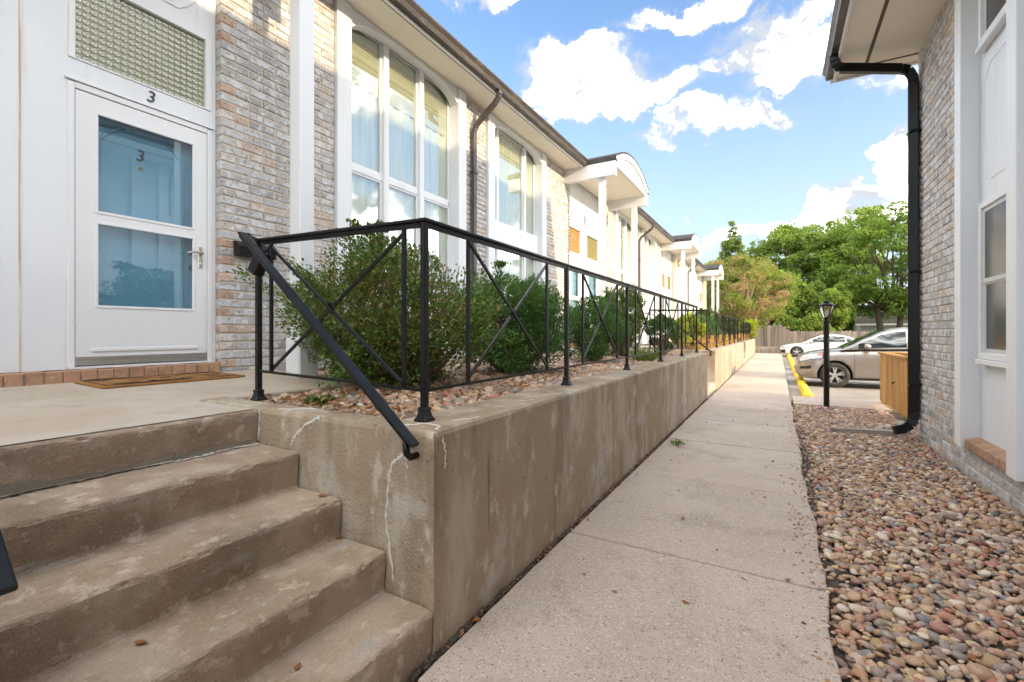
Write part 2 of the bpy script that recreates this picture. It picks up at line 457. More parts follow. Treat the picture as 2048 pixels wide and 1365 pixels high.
def leaf_mat(name, stops, trans=0.35, rough=0.5):
    m, g, out = new_mat(name)
    at = g.n('ShaderNodeAttribute', attribute_name='rnd')
    c = g.ramp(at.outputs['Fac'], stops)
    bs = g.n('ShaderNodeBsdfPrincipled')
    bs.inputs['Roughness'].default_value = rough
    bs.inputs['Specular IOR Level'].default_value = 0.35
    g.l(c, bs.inputs['Base Color'])
    tr = g.n('ShaderNodeBsdfTranslucent')
    g.l(g.mix(0.35, c, (0.30, 0.36, 0.03)), tr.inputs[0])
    mx = g.n('ShaderNodeMixShader')
    mx.inputs[0].default_value = trans
    g.l(bs.outputs[0], mx.inputs[1])
    g.l(tr.outputs[0], mx.inputs[2])
    g.l(mx.outputs[0], out.inputs[0])
    return m


L_BOX = leaf_mat('leaf_boxwood', [(0, (0.045, 0.09, 0.022)), (0.45, (0.085, 0.15, 0.035)), (0.72, (0.16, 0.25, 0.045)), (0.86, (0.28, 0.39, 0.06)), (0.93, (0.36, 0.21, 0.09)), (1, (0.42, 0.26, 0.13))], 0.25, 0.4)
L_DENSE = leaf_mat('leaf_dense', [(0, (0.045, 0.12, 0.03)), (0.6, (0.085, 0.20, 0.05)), (1, (0.19, 0.34, 0.085))], 0.25, 0.4)
L_LOOSE = leaf_mat('leaf_loose', [(0, (0.05, 0.09, 0.025)), (0.6, (0.09, 0.15, 0.035)), (1, (0.22, 0.26, 0.05))], 0.35)
L_YELLOW = leaf_mat('leaf_yellow', [(0, (0.24, 0.32, 0.03)), (0.6, (0.40, 0.46, 0.04)), (1, (0.58, 0.56, 0.08))], 0.4)
L_ORANGE = leaf_mat('leaf_orange', [(0, (0.45, 0.20, 0.07)), (0.6, (0.62, 0.33, 0.12)), (1, (0.60, 0.47, 0.12))], 0.4)
L_DEAD = leaf_mat('leaf_dead', [(0, (0.20, 0.075, 0.03)), (0.5, (0.33, 0.13, 0.04)), (1, (0.42, 0.24, 0.10))], 0.2)
L_TREEA = leaf_mat('leaf_juniper', [(0, (0.15, 0.20, 0.045)), (0.45, (0.27, 0.33, 0.06)), (0.72, (0.38, 0.40, 0.09)), (0.86, (0.46, 0.26, 0.11)), (1, (0.50, 0.36, 0.22))], 0.45)
L_TREEB = leaf_mat('leaf_spire', [(0, (0.11, 0.18, 0.04)), (1, (0.28, 0.36, 0.08))], 0.45)
L_TREEC = leaf_mat('leaf_broad', [(0, (0.14, 0.23, 0.045)), (0.6, (0.27, 0.38, 0.075)), (1, (0.48, 0.55, 0.14))], 0.5)
L_TREED = leaf_mat('leaf_feathery', [(0, (0.17, 0.30, 0.055)), (0.6, (0.32, 0.46, 0.085)), (1, (0.55, 0.62, 0.14))], 0.5)
L_GRASS = leaf_mat('leaf_grass', [(0, (0.05, 0.12, 0.02)), (0.7, (0.10, 0.2, 0.03)), (1, (0.3, 0.26, 0.1))], 0.3)


def glass_mat(name, tint, refl, rough=0.02, bump=None, tcol=None):
    m, g, out = new_mat(name)
    tr = g.n('ShaderNodeBsdfTransparent')
    tr.inputs[0].default_value = tuple(tint) + (1,)
    gl = g.n('ShaderNodeBsdfGlossy')
    gl.inputs[0].default_value = (0.95, 0.97, 1.0, 1)
    gl.inputs[1].default_value = rough
    if bump:
        b = g.n('ShaderNodeBump')
        b.inputs['Strength'].default_value = 0.8
        b.inputs['Distance'].default_value = bump[1]
        g.l(g.noise(wpos(g), bump[0], 2.0), b.inputs['Height'])
        g.l(b.outputs[0], gl.inputs['Normal'])
    lw = g.n('ShaderNodeLayerWeight')
    lw.inputs[0].default_value = 0.5
    f = g.math('ADD', refl, g.math('MULTIPLY', g.math('POWER', lw.outputs['Facing'], 4.0), 1.0 - refl), clamp=True)
    mx = g.n('ShaderNodeMixShader')
    g.l(f, mx.inputs[0])
    g.l(tr.outputs[0], mx.inputs[1])
    g.l(gl.outputs[0], mx.inputs[2])
    g.l(mx.outputs[0], out.inputs[0])
    return m


GLASS = glass_mat('window_glass', (0.93, 0.96, 0.91), 0.24)
DOORGLASS = glass_mat('storm_glass', (0.82, 0.93, 0.97), 0.15)
SCREEN = mat('window_screen', (0.045, 0.047, 0.05), 0.18, 0.0, 0.35)
AMBER = mat('amber_glass', (0.42, 0.20, 0.015), 0.18, 0.0, 0.8, layers=[((0.27, 0.12, 0.01), 26.0, 0.4, 0.6, 0.8, 3), ((0.60, 0.34, 0.05), 40.0, 0.58, 0.7, 0.6, 2)], bumps=[(38.0, 1.0, 0.02)])
OLIVE = mat('olive_glass', (0.24, 0.19, 0.03), 0.18, 0.0, 0.8, layers=[((0.15, 0.115, 0.02), 26.0, 0.4, 0.6, 0.8, 3), ((0.42, 0.34, 0.08), 40.0, 0.58, 0.7, 0.6, 2)], bumps=[(38.0, 1.0, 0.02)])
PATTERN_BACK = mat('bullseye_backing', (0.24, 0.24, 0.16), 0.2)
STAIN = mat('rust_stain', (0.50, 0.36, 0.25), 0.8, layers=[((0.70, 0.68, 0.64), (30, 30, 1.5), 0.45, 0.6, 0.9, 4)])
PATTERN = mat('bullseye_glass', (0.40, 0.41, 0.32), 0.04, 0.25, 1.0, layers=[((0.40, 0.40, 0.29), 3.0, 0.42, 0.6, 0.8, 3)])

# ------------------------------------------------------------------ object helpers


def link(o):
    COL.objects.link(o)
    return o


def thing(name, label, cat, loc=(0, 0, 0), group=None):
    o = bpy.data.objects.new(name, None)
    o.empty_display_size = 0.2
    o.location = loc
    link(o)
    o['label'] = label
    o['category'] = cat
    if group:
        o['group'] = group
    return o


def tag(o, label, cat, group=None):
    o['label'] = label
    o['category'] = cat
    if group:
        o['group'] = group
    return o


def world_loc(o):
    v = Vector((0, 0, 0))
    while o is not None:
        v += Vector(o.location)
        o = o.parent
    return v


def attach(o, parent, pos=(0, 0, 0)):
    """place o at world pos below parent (no parent is rotated)"""
    if parent is not None:
        o.parent = parent
        o.location = Vector(pos) - world_loc(parent)
    else:
        o.location = pos


class MB:
    def __init__(self):
        self.v, self.f = [], []

    def poly(self, pts):
        n = len(self.v)
        self.v += [tuple(p) for p in pts]
        self.f.append(tuple(range(n, n + len(pts))))
        return self

    def box(self, x0, x1, y0, y1, z0, z1):
        n = len(self.v)
        self.v += [(x, y, z) for z in (z0, z1) for y in (y0, y1) for x in (x0, x1)]
        for f in ((0, 2, 3, 1), (4, 5, 7, 6), (0, 1, 5, 4), (2, 6, 7, 3), (0, 4, 6, 2), (1, 3, 7, 5)):
            self.f.append(tuple(n + i for i in f))
        return self

    def bar(self, p, q, w, h, up=(0, 0, 1)):
        p, q = Vector(p), Vector(q)
        d = (q - p).normalized()
        u = Vector(up)
        s = d.cross(u)
        if s.length < 1e-4:
            s = d.cross(Vector((1, 0, 0)))
        s.normalize()
        u = s.cross(d).normalized()
        n = len(self.v)
        for c in (p, q):
            for a, b in ((-1, -1), (1, -1), (1, 1), (-1, 1)):
                self.v.append(tuple(c + s * (a * w / 2) + u * (b * h / 2)))
        for f in ((0, 3, 2, 1), (4, 5, 6, 7), (0, 1, 5, 4), (1, 2, 6, 5), (2, 3, 7, 6), (3, 0, 4, 7)):
            self.f.append(tuple(n + i for i in f))
        return self

    def tube(self, pts, r, seg=8, cap=True):
        pts = [Vector(p) for p in pts]
        rs = r if isinstance(r, (list, tuple)) else [r] * len(pts)
        n0 = len(self.v)
        prev = None
        for i, p in enumerate(pts):
            d = (pts[min(i + 1, len(pts) - 1)] - pts[max(i - 1, 0)]).normalized()
            a = prev if prev is not None else (Vector((0, 0, 1)) if abs(d.z) < 0.9 else Vector((1, 0, 0)))
            s = d.cross(a)
            if s.length < 1e-5:
                s = d.cross(Vector((0.3, 1, 0.2)))
            s.normalize()
            a = s.cross(d).normalized()
            prev = a
            for k in range(seg):
                t = 2 * math.pi * k / seg
                self.v.append(tuple(p + (s * math.cos(t) + a * math.sin(t)) * rs[i]))
        for i in range(len(pts) - 1):
            for k in range(seg):
                a, b = n0 + i * seg + k, n0 + i * seg + (k + 1) % seg
                self.f.append((a, b, b + seg, a + seg))
        if cap:
            self.f.append(tuple(n0 + k for k in range(seg))[::-1])
            e = n0 + (len(pts) - 1) * seg
            self.f.append(tuple(e + k for k in range(seg)))
        return self

    def ribbon_tube(self, pts, w, h, up):
        """rectangular pipe along points"""
        for a, b in zip(pts[:-1], pts[1:]):
            self.bar(a, b, w, h, up)
        return self

    def lathe(self, prof, c, seg=16, axis='z'):
        n0 = len(self.v)
        for (r_, h) in prof:
            for k in range(seg):
                t = 2 * math.pi * k / seg
                a, b = r_ * math.cos(t), r_ * math.sin(t)
                if axis == 'z':
                    self.v.append((c[0] + a, c[1] + b, c[2] + h))
                else:
                    self.v.append((c[0] + a, c[1] + h, c[2] + b))
        for i in range(len(prof) - 1):
            for k in range(seg):
                a, b = n0 + i * seg + k, n0 + i * seg + (k + 1) % seg
                self.f.append((a, b, b + seg, a + seg) if axis == 'z' else (a, a + seg, b + seg, b))
        return self

    def prism_x(self, yz, x0, x1):
        n = len(self.v)
        k = len(yz)
        self.v += [(x0, y, z) for y, z in yz] + [(x1, y, z) for y, z in yz]
        self.f.append(tuple(range(n, n + k))[::-1])
        self.f.append(tuple(range(n + k, n + 2 * k)))
        for i in range(k):
            j = (i + 1) % k
            self.f.append((n + i, n + j, n + k + j, n + k + i))
        return self

    def prism_y(self, xz, y0, y1):
        n = len(self.v)
        k = len(xz)
        self.v += [(x, y0, z) for x, z in xz] + [(x, y1, z) for x, z in xz]
        self.f.append(tuple(range(n, n + k)))
        self.f.append(tuple(range(n + k, n + 2 * k))[::-1])
        for i in range(k):
            j = (i + 1) % k
            self.f.append((n + j, n + i, n + k + i, n + k + j))
        return self

    def build(self, name, mat_, parent=None, bevel=0.0, seg=1, smooth=False, fix=False):
        me = bpy.data.meshes.new(name)
        me.from_pydata(self.v, [], self.f)
        if bevel or fix:
            bm = bmesh.new()
            bm.from_mesh(me)
            if fix:
                bmesh.ops.recalc_face_normals(bm, faces=bm.faces)
            if bevel:
                ed = [e for e in bm.edges if len(e.link_faces) == 2 and e.calc_face_angle(0) > 0.6]
                bmesh.ops.bevel(bm, geom=ed, offset=bevel, segments=seg, affect='EDGES', profile=0.6, clamp_overlap=True)
            bm.to_mesh(me)
            bm.free()
        if smooth:
            me.polygons.foreach_set('use_smooth', [True] * len(me.polygons))
        me.materials.append(mat_)
        o = bpy.data.objects.new(name, me)
        link(o)
        attach(o, parent)
        return o


def npmesh(name, verts, faces, mat_, parent=None, rnd=None, smooth=False):
    me = bpy.data.meshes.new(name)
    nv, (nf, k) = len(verts), faces.shape
    me.vertices.add(nv)
    me.vertices.foreach_set('co', np.ascontiguousarray(verts, dtype=np.float32).ravel())
    me.loops.add(nf * k)
    me.loops.foreach_set('vertex_index', np.ascontiguousarray(faces, dtype=np.int32).ravel())
    me.polygons.add(nf)
    me.polygons.foreach_set('loop_start', np.arange(0, nf * k, k, dtype=np.int32))
    me.polygons.foreach_set('loop_total', np.full(nf, k, dtype=np.int32))
    me.update(calc_edges=True)
    me.validate()
    if rnd is not None:
        at = me.attributes.new('rnd', 'FLOAT', 'FACE')
        at.data.foreach_set('value', np.ascontiguousarray(rnd, dtype=np.float32))
    if smooth:
        me.polygons.foreach_set('use_smooth', np.ones(nf, dtype=bool))
    me.materials.append(mat_)
    o = bpy.data.objects.new(name, me)
    link(o)
    attach(o, parent)
    return o


def text_part(txt, size, depth, x, yc, zc, mat_, parent, name='house_number'):
    """lettering standing on a wall that faces +X"""
    cu = bpy.data.curves.new('text', 'FONT')
    cu.body = txt
    cu.size = size
    cu.extrude = depth
    cu.align_x = 'CENTER'
    cu.align_y = 'CENTER'
    cu.shear = 0.15
    to = bpy.data.objects.new('text', cu)
    link(to)
    dg = bpy.context.evaluated_depsgraph_get()
    me = bpy.data.meshes.new_from_object(to.evaluated_get(dg))
    bpy.data.objects.remove(to)
    for vv in me.vertices:
        a, b, c = vv.co
        vv.co = (x + c, yc + a, zc + b)
    me.materials.clear()
    me.materials.append(mat_)
    me.name = name
    o = bpy.data.objects.new(name, me)
    link(o)
    attach(o, parent)
    return o


# ---------- bricks
def brick_template(nm, mat_):
    """unit brick: x is outward 0..1, y 0..1 along, z 0..1 up, chamfered face; 18 triangles"""
    e = 0.03
    ez = 0.09
    v = [(0, 0, 0), (0, 1, 0), (0, 1, 1), (0, 0, 1), (.86, 0, 0), (.86, 1, 0), (.86, 1, 1), (.86, 0, 1),
         (1, e, ez), (1, 1 - e, ez), (1, 1 - e, 1 - ez), (1, e, 1 - ez)]
    f = [(0, 1, 5, 4), (1, 2, 6, 5), (2, 3, 7, 6), (3, 0, 4, 7), (4, 5, 9, 8), (5, 6, 10, 9), (6, 7, 11, 10), (7, 4, 8, 11), (8, 9, 10, 11)]
    me = bpy.data.meshes.new(nm)
    me.from_pydata(v, [], f)
    me.materials.append(mat_)
    return me, np.array(v), np.array(f)


BR_ME, BR_V, BR_F = brick_template('brick', BRICK)
BT_ME, _, _ = brick_template('brick', BRICK_TAN)
BL, BH, JT = 0.26, 0.070, 0.010
BUDGET = {}


def brick_list(y0, y1, z0, z1, seed=0, tan_left=False):
    rr = random.Random(seed)
    res = []
    n = 0
    z = z0
    while z + 0.03 < z1:
        h = min(BH, z1 - z)
        y = y0 - (BL / 2 + JT / 2 if n % 2 else 0.0)
        first = True
        while y < y1 - 0.02:
            a, b = max(y, y0), min(y + BL, y1)
            if b - a > 0.02:
                tan = tan_left and first and n % 2 == 1 and rr.random() < 0.6
                res.append((a, b, z, h, tan, rr.random(), rr.uniform(-0.002, 0.003)))
                first = False
            y += BL + JT
        z += BH + JT
        n += 1
    return res


def lay_bricks(bricks, xface, outward, parent, n_objects, depth=0.10, backx=None):
    """outward +1: wall faces +X ; -1: faces -X. Largest n_objects as single bricks, the rest joined."""
    def key(b):
        p = proj((xface, (b[0] + b[1]) / 2, b[2] + b[3] / 2))
        if p is None or not (-40 < p[0] < 2090 and -40 < p[1] < 1400):
            return 1e6
        return p[2]
    bricks = sorted(bricks, key=key)
    for b in bricks[:n_objects]:
        a, e, z, h, tan, rv, dx = b
        o = bpy.data.objects.new('brick', BT_ME if tan else BR_ME)
        link(o)
        if outward > 0:
            o.scale = (depth, e - a, h)
            attach(o, parent, (xface - depth + dx, a, z))
        else:
            o.scale = (depth, e - a, h)
            o.rotation_euler = (0, 0, math.pi)
            attach(o, parent, (xface + depth - dx, e, z))
    rest = bricks[n_objects:]
    if rest:
        vs, fs, rn = [], [], []
        for i, (a, e, z, h, tan, rv, dx) in enumerate(rest):
            q = BR_V.copy()
            if outward > 0:
                q = q * (depth, e - a, h) + (xface - depth + dx, a, z)
            else:
                q = q * (-depth, -(e - a), h) + (xface + depth - dx, e, z)
            vs.append(q)
            fs.append(BR_F + 12 * i)
            rn += [rv] * 9
        o = npmesh('brick_field', np.concatenate(vs), np.concatenate(fs), BRICK, parent, rn)
        o['kind'] = 'stuff'


# ---------- foliage
def leaves(centers, size, aspect=0.5, up_bias=0.0, rng=RNG, rnd=None, dirs=None):
    n = len(centers)
    d = rng.normal(size=(n, 3)) if dirs is None else dirs + rng.normal(size=(n, 3)) * 0.35
    d /= np.linalg.norm(d, axis=1, keepdims=True) + 1e-9
    nrm = rng.normal(size=(n, 3))
    nrm[:, 2] = np.abs(nrm[:, 2]) + up_bias
    s = np.cross(d, nrm)
    s /= np.linalg.norm(s, axis=1, keepdims=True) + 1e-9
    nn = np.cross(s, d)
    sz = size * rng.uniform(0.6, 1.3, size=(n, 1))
    a = centers - d * sz * 0.5
    b = centers + s * sz * aspect * 0.5 + nn * sz * 0.08
    c = centers + d * sz * 0.5
    e = centers - s * sz * aspect * 0.5 + nn * sz * 0.08
    v = np.stack([a, b, c, e], axis=1).reshape(-1, 3)
    f = np.arange(4 * n).reshape(-1, 4)
    r_ = rng.random(n) if rnd is None else rnd
    return v, f, r_


def ball(n, rng=RNG, shell=0.0):
    d = rng.normal(size=(n, 3))
    d /= np.linalg.norm(d, axis=1, keepdims=True)
    r_ = (shell + (1 - shell) * rng.random(n)) ** (1 / 3.0)
    return d * r_[:, None]


# ---------- stones
def stone_templates():
    res = []
    rr = np.random.default_rng(5)
    for k in range(6):
        v = [(0, 0, 1.0)]
        for ring, (z, r_) in enumerate(((0.55, 0.80), (-0.15, 1.0), (-0.75, 0.62))):
            for j in range(8):
                t = 2 * math.pi * (j + 0.5 * ring) / 8
                jit = 1 + rr.uniform(-0.16, 0.14)
                v.append((math.cos(t) * r_ * jit, math.sin(t) * r_ * jit, z + rr.uniform(-0.1, 0.1)))
        f = [(0, 1 + j, 1 + (j + 1) % 8) for j in range(8)]
        for ring in range(2):
            for j in range(8):
                a, b = 1 + ring * 8 + j, 1 + ring * 8 + (j + 1) % 8
                f += [(a, a + 8, b), (b, a + 8, b + 8)]
        me = bpy.data.meshes.new('stone')
        me.from_pydata(v, [], f)
        me.polygons.foreach_set('use_smooth', [True] * len(f))
        me.materials.append(PEBBLE)
        res.append((me, np.array(v), np.array(f)))
    return res


STONES = stone_templates()


def rotm(rx, ry, rz):
    return np.array(Matrix.Rotation(rz, 3, 'Z') @ Matrix.Rotation(ry, 3, 'Y') @ Matrix.Rotation(rx, 3, 'X'))


def pebble_field(parent, inside, bounds, spacing, zfun, n_objects, smin, smax, seed, layers=2, fill_name='stone_fill'):
    rng = np.random.default_rng(seed)
    x0, x1, y0, y1 = bounds
    pts = []
    for layer in range(layers):
        xs = np.arange(x0, x1, spacing)
        ys = np.arange(y0, y1, spacing)
        for x in xs + (spacing / 2 if layer else 0):
            for y in ys + (spacing / 2 if layer else 0):
                px, py = x + rng.uniform(-.55, .55) * spacing, y + rng.uniform(-.55, .55) * spacing
                if inside(px, py):
                    pts.append((px, py, zfun(px, py) + layer * 0.014))
    items = []
    for (px, py, pz) in pts:
        big = rng.random()
        a = rng.uniform(smin, smax) * (1.35 if big > 0.92 else 1.0) * (0.7 if big < 0.25 else 1.0)
        b = a * rng.uniform(0.55, 0.9)
        c = a * rng.uniform(0.34, 0.6)
        items.append(((px, py, pz + c * rng.uniform(0.3, 0.8)), (a, b, c), (rng.normal() * 0.28, rng.normal() * 0.28, rng.uniform(0, 6.28)), int(rng.integers(0, 6)), rng.random()))

    def key(it):
        p = proj(it[0])
        if p is None or not (0 < p[0] < 2048 and 0 < p[1] < 1365):
            return 1e6
        return p[2] / it[1][0]
    order = sorted(range(len(items)), key=lambda i: key(items[i]))
    for i in order[:n_objects]:
        p, s, ro, k, rv = items[i]
        o = bpy.data.objects.new('stone', STONES[k][0])
        link(o)
        o.scale = s
        o.rotation_euler = ro
        attach(o, parent, p)
    vs, fs, rn = [], [], []
    off = 0
    for i in order[n_objects:]:
        p, s, ro, k, rv = items[i]
        v = (STONES[k][1] * s) @ rotm(*ro).T + p
        vs.append(v)
        fs.append(STONES[k][2] + off)
        off += len(v)
        rn.append(np.full(len(STONES[k][2]), rv))
    if vs:
        o = npmesh(fill_name, np.concatenate(vs), np.concatenate(fs), PEBBLE, parent, np.concatenate(rn), True)
        o['kind'] = 'stuff'
    return items

# ================================================================== GROUND
LOT_Z = -0.16


def struct(o):
    o['kind'] = 'structure'
    return o


o = MB().box(-300, 300, -60, 600, -0.9, -0.30).build('ground', GRASSGROUND)
struct(o)
o = MB().box(0.235, 40, 10.62, 43.5, -0.29, LOT_Z).build('parking_lot', ASPHALT)
struct(o)
# walkway: separate slabs
walk = struct(MB().box(-1.15, 0.20, -4.0, 31.6, -0.28, -0.085).build('walkway', BEDSOIL))
joints = [-4.0, -1.6, -0.2, 1.25, 2.68, 4.13, 5.62, 7.05, 8.45, 9.62, 11.1, 12.6, 14.1, 15.6, 17.1, 18.6, 20.1, 21.6, 23.1, 24.6, 26.1, 27.6, 29.1, 30.6, 31.6]
rj = random.Random(3)
for a, b in zip(joints[:-1], joints[1:]):
    t = rj.uniform(-0.004, 0.004)
    mb = MB()
    n = 14
    left, right = [], []
    for i in range(n + 1):
        y = a + 0.009 + (b - a - 0.018) * i / n
        wob = 0.010 * math.sin(y * 2.3) + 0.008 * math.sin(y * 7.1 + 1) + rj.uniform(-0.006, 0.006) if y < 9.4 else 0
        left.append((-1.125 + rj.uniform(-0.004, 0.004), y))
        right.append((0.205 + wob, y))
    ring = left + right[::-1]
    k = len(ring)
    mb.v = [(x, y, -0.085) for x, y in ring] + [(x, y, t) for x, y in ring]
    mb.f = [tuple(range(k))[::-1][::-1], tuple(range(k, 2 * k))[::-1]] + [(i, (i + 1) % k, k + (i + 1) % k, k + i) for i in range(k)]
    mb.build('slab', CONC_WALK, walk, bevel=0.006, fix=True)

cross = struct(MB().box(0.24, 7.0, 9.46, 10.615, -0.28, -0.085).build('cross_path', DIRT))
for i, (a, b) in enumerate(((0.245, 1.6), (1.61, 3.0), (3.01, 5.0), (5.01, 7.0))):
    MB().box(a, b, 9.465, 10.61, -0.09, 0.001 * (i % 2)).build('slab', CONC_WALK, cross, bevel=0.006)

# gravel bed on the right
bed = struct(MB().box(0.12, 6.0, -4.0, 9.455, -0.29, -0.035).build('pebble_bed', BEDSOIL))


def bed_edge(y):
    return 0.25 + 0.035 * math.sin(y * 1.3 + 0.6) + 0.022 * math.sin(y * 4.9) + 0.015 * math.sin(y * 11.0)


def in_bed(x, y):
    if y > 9.43 or x < bed_edge(y) + RNG.uniform(-0.03, 0.05):
        return False
    if y < 7.2:
        return x < 1.43
    if y > 8.25 and x > 1.5:
        return False
    return x < 1.9


pebble_field(bed, in_bed, (0.15, 2.0, 0.9, 9.45), 0.040, lambda x, y: -0.036, 300, 0.014, 0.034, 21)
# grit spilled on the bare strip beside the slabs
gv, gf, gr = [], [], []
for i in range(900):
    y = RNG.uniform(1.0, 9.3)
    x = bed_edge(y) + RNG.normal() * 0.05 - 0.05
    s = RNG.uniform(0.003, 0.011)
    k = i % 6
    gv.append(STONES[k][1] * (s, s * .8, s * .6) + (x, y, (-0.034 if x > 0.23 else 0.001) + s * .3))
    gf.append(STONES[k][2] + 25 * i)
    gr.append(np.full(len(STONES[k][2]), RNG.random()))
o = npmesh('grit', np.concatenate(gv), np.concatenate(gf), PEBBLE, bed, np.concatenate(gr), True)
o['kind'] = 'stuff'

# ================================================================== STEPS, LANDING, WALLS
NOSE = [(-2.31, 0.85), (-1.98, 0.68), (-1.68, 0.51), (-1.41, 0.34), (-1.16, 0.17)]
WX, WX2 = -1.16, -1.47            # retaining wall faces
WTOP = 0.86


def stair_mesh(mb, y0, y1, prof, ny, rr):
    n0 = len(mb.v)
    k = len(prof)
    for j in range(ny + 1):
        y = y0 + (y1 - y0) * j / ny
        for i, (x, z, w) in enumerate(prof):
            chip = -0.006 * max(0.0, math.sin(y * 17.0 + i * 2.1) * math.sin(y * 41.0 + i) - 0.55) / 0.45 if w else 0
            e = chip * w + w * (0.0012 * math.sin(y * 9 + i) + 0.001 * math.sin(y * 31 + 2 * i) + rr.uniform(-0.0008, 0.0006))
            mb.v.append((x + e, y, z + e * 0.8))
    for j in range(ny):
        for i in range(k - 1):
            a = n0 + j * k + i
            mb.f.append((a, a + 1, a + k + 1, a + k))
    mb.f.append(tuple(n0 + i for i in range(k))[::-1])
    mb.f.append(tuple(n0 + ny * k + i for i in range(k)))


def stair_profile(nose, xback, zbot):
    prof = [(xback, nose[0][1], 0)]
    for i, (x, z) in enumerate(nose):
        prof += [(x - 0.045, z, 0), (x - 0.020, z - 0.0005, 0.5), (x - 0.010, z - 0.003, 1), (x - 0.003, z - 0.010, 1), (x, z - 0.022, 0.8), (x - 0.001, z - 0.05, 0)]
        zn = nose[i + 1][1] if i + 1 < len(nose) else zbot
        prof += [(x - 0.010, zn + 0.03, 0), (x - 0.010, zn + 0.010, 0), (x - 0.002, zn, 0), (x + 0.03, zn, 0)] if i + 1 < len(nose) else [(x - 0.010, zn + 0.012, 0)]
    prof.append((xback, zbot, 0))
    return prof


rs = random.Random(8)
steps = thing('concrete_steps', 'worn brown concrete steps climbing to the landing of door 3', 'steps', (-1.7, 0.78, 0))
mb = MB()
stair_mesh(mb, 0.16, 1.392, stair_profile(NOSE, -2.90, -0.12), 150, rs)
mb.build('flight', STEP, steps, smooth=False)
# grey patch repair and crack filler along the foot of the top riser
mb = MB()
pp = []
for i in range(40):
    y = 0.17 + (1.36 - 0.17) * i / 39
    hgt = 0.035 + 0.018 * math.sin(y * 6) + rs.uniform(-0.004, 0.004)
    hgt *= 1.0 if y < 1.0 else 0.45
    pp.append((y, 0.684 + max(0.008, hgt)))
for (ya, za), (yb, zb) in zip(pp[:-1], pp[1:]):
    mb.poly([(-2.316, ya, 0.684), (-2.316, yb, 0.684), (-2.3165, yb, zb), (-2.3165, ya, za)])
mb.build('patch', mat('patch_mortar', (0.24, 0.215, 0.165), 0.95, bumps=[(60.0, 1.0, 0.004)]), steps)
mb = MB()
for i in range(60):
    y = 0.17 + 1.2 * i / 60
    x = -2.304 + 0.004 * math.sin(y * 30) + rs.uniform(-0.004, 0.004)
    wd = rs.uniform(0.004, 0.013)
    mb.poly([(x - wd, y, 0.6835), (x + wd, y, 0.6835), (x + wd * rs.uniform(.5, 1.4), y + 0.021, 0.6835), (x - wd, y + 0.021, 0.6835)])
mb.build('crack', mat('crack_black', (0.012, 0.010, 0.009), 1.0), steps)
mb = MB()
for i in range(36):
    y = 0.88 + 0.5 * i / 36
    x = -2.292 + 0.012 * math.sin(y * 19) + rs.uniform(-0.006, 0.006)
    wd = rs.uniform(0.004, 0.016) * (0.4 + i / 36)
    mb.poly([(x - wd, y, 0.685), (x + wd, y, 0.685), (x + wd * 1.1, y + 0.016, 0.685), (x - wd, y + 0.016, 0.685)])
mb.build('sealant', CAULK, steps)

landing = thing('porch_landing', 'pale concrete landing with the doormat of door 3', 'landing', (-3.6, 1.0, 0))
mb = MB()
# top slopes gently to the steps; outline with the planter corner cut out
outl = [(-4.44, -2.0), (-2.905, -2.0), (-2.905, 2.75), (-4.44, 2.75)]
zt = lambda x: 0.852 + (-2.9 - x) * 0.022
mb.v = [(x, y, -0.1) for x, y in outl] + [(x, y, zt(x)) for x, y in outl]
mb.f = [(3, 2, 1, 0), (4, 5, 6, 7)] + [(i, (i + 1) % 4, 4 + (i + 1) % 4, 4 + i) for i in range(4)]
mb.build('slab', CONC_LAND, landing, bevel=0.012, fix=True)
# the landing surface runs out over the top step (its own thin topping)
mb = MB()
mb.v = [(-2.903, 0.165, 0.8505), (-2.345, 0.165, 0.8535), (-2.345, 1.39, 0.8535), (-2.903, 1.39, 0.8505),
        (-2.903, 0.165, 0.853), (-2.345, 0.165, 0.8545), (-2.345, 1.39, 0.8545), (-2.903, 1.39, 0.853)]
mb.f = [(0, 3, 2, 1), (4, 5, 6, 7), (0, 1, 5, 4), (1, 2, 6, 5), (2, 3, 7, 6), (3, 0, 4, 7)]
mb.build('topping', CONC_LAND, landing)


def wall_mesh(mb, pts2d, z0, z1, rr, seg=0.12):
    """closed outline extruded with a slightly uneven, chamfered top"""
    ring = []
    n = len(pts2d)
    for i in range(n):
        a, b = Vector(pts2d[i]), Vector(pts2d[(i + 1) % n])
        m = max(1, int((b - a).length / seg))
        for k in range(m):
            ring.append(tuple(a.lerp(b, k / m)))
    k = len(ring)
    cx, cy = sum(p[0] for p in ring) / k, sum(p[1] for p in ring) / k
    jit = [rr.uniform(-0.004, 0.003) for _ in ring]
    lev = []
    for (z, ins) in ((z0, 0), (z1 - 0.022, 0), (z1 - 0.006, 0.007), (z1, 0.022)):
        row = []
        for i, (x, y) in enumerate(ring):
            p0, p2 = Vector(ring[i - 1]), Vector(ring[(i + 1) % k])
            d = (p2 - p0).normalized()
            nx, ny = d.y, -d.x        # outward for counter-clockwise rings
            w = jit[i] if ins else jit[i] * 0.3
            row.append((x - nx * (ins + (w if ins else 0)), y - ny * (ins + (w if ins else 0)), z + (w * 0.7 if ins else 0)))
        lev.append(row)
    n0 = len(mb.v)
    for row in lev:
        mb.v += row
    for L in range(3):
        for i in range(k):
            a, b = n0 + L * k + i, n0 + L * k + (i + 1) % k
            mb.f.append((a, b, b + k, a + k))
    mb.f.append(tuple(n0 + 3 * k + i for i in range(k)))
    mb.f.append(tuple(n0 + i for i in range(k))[::-1])


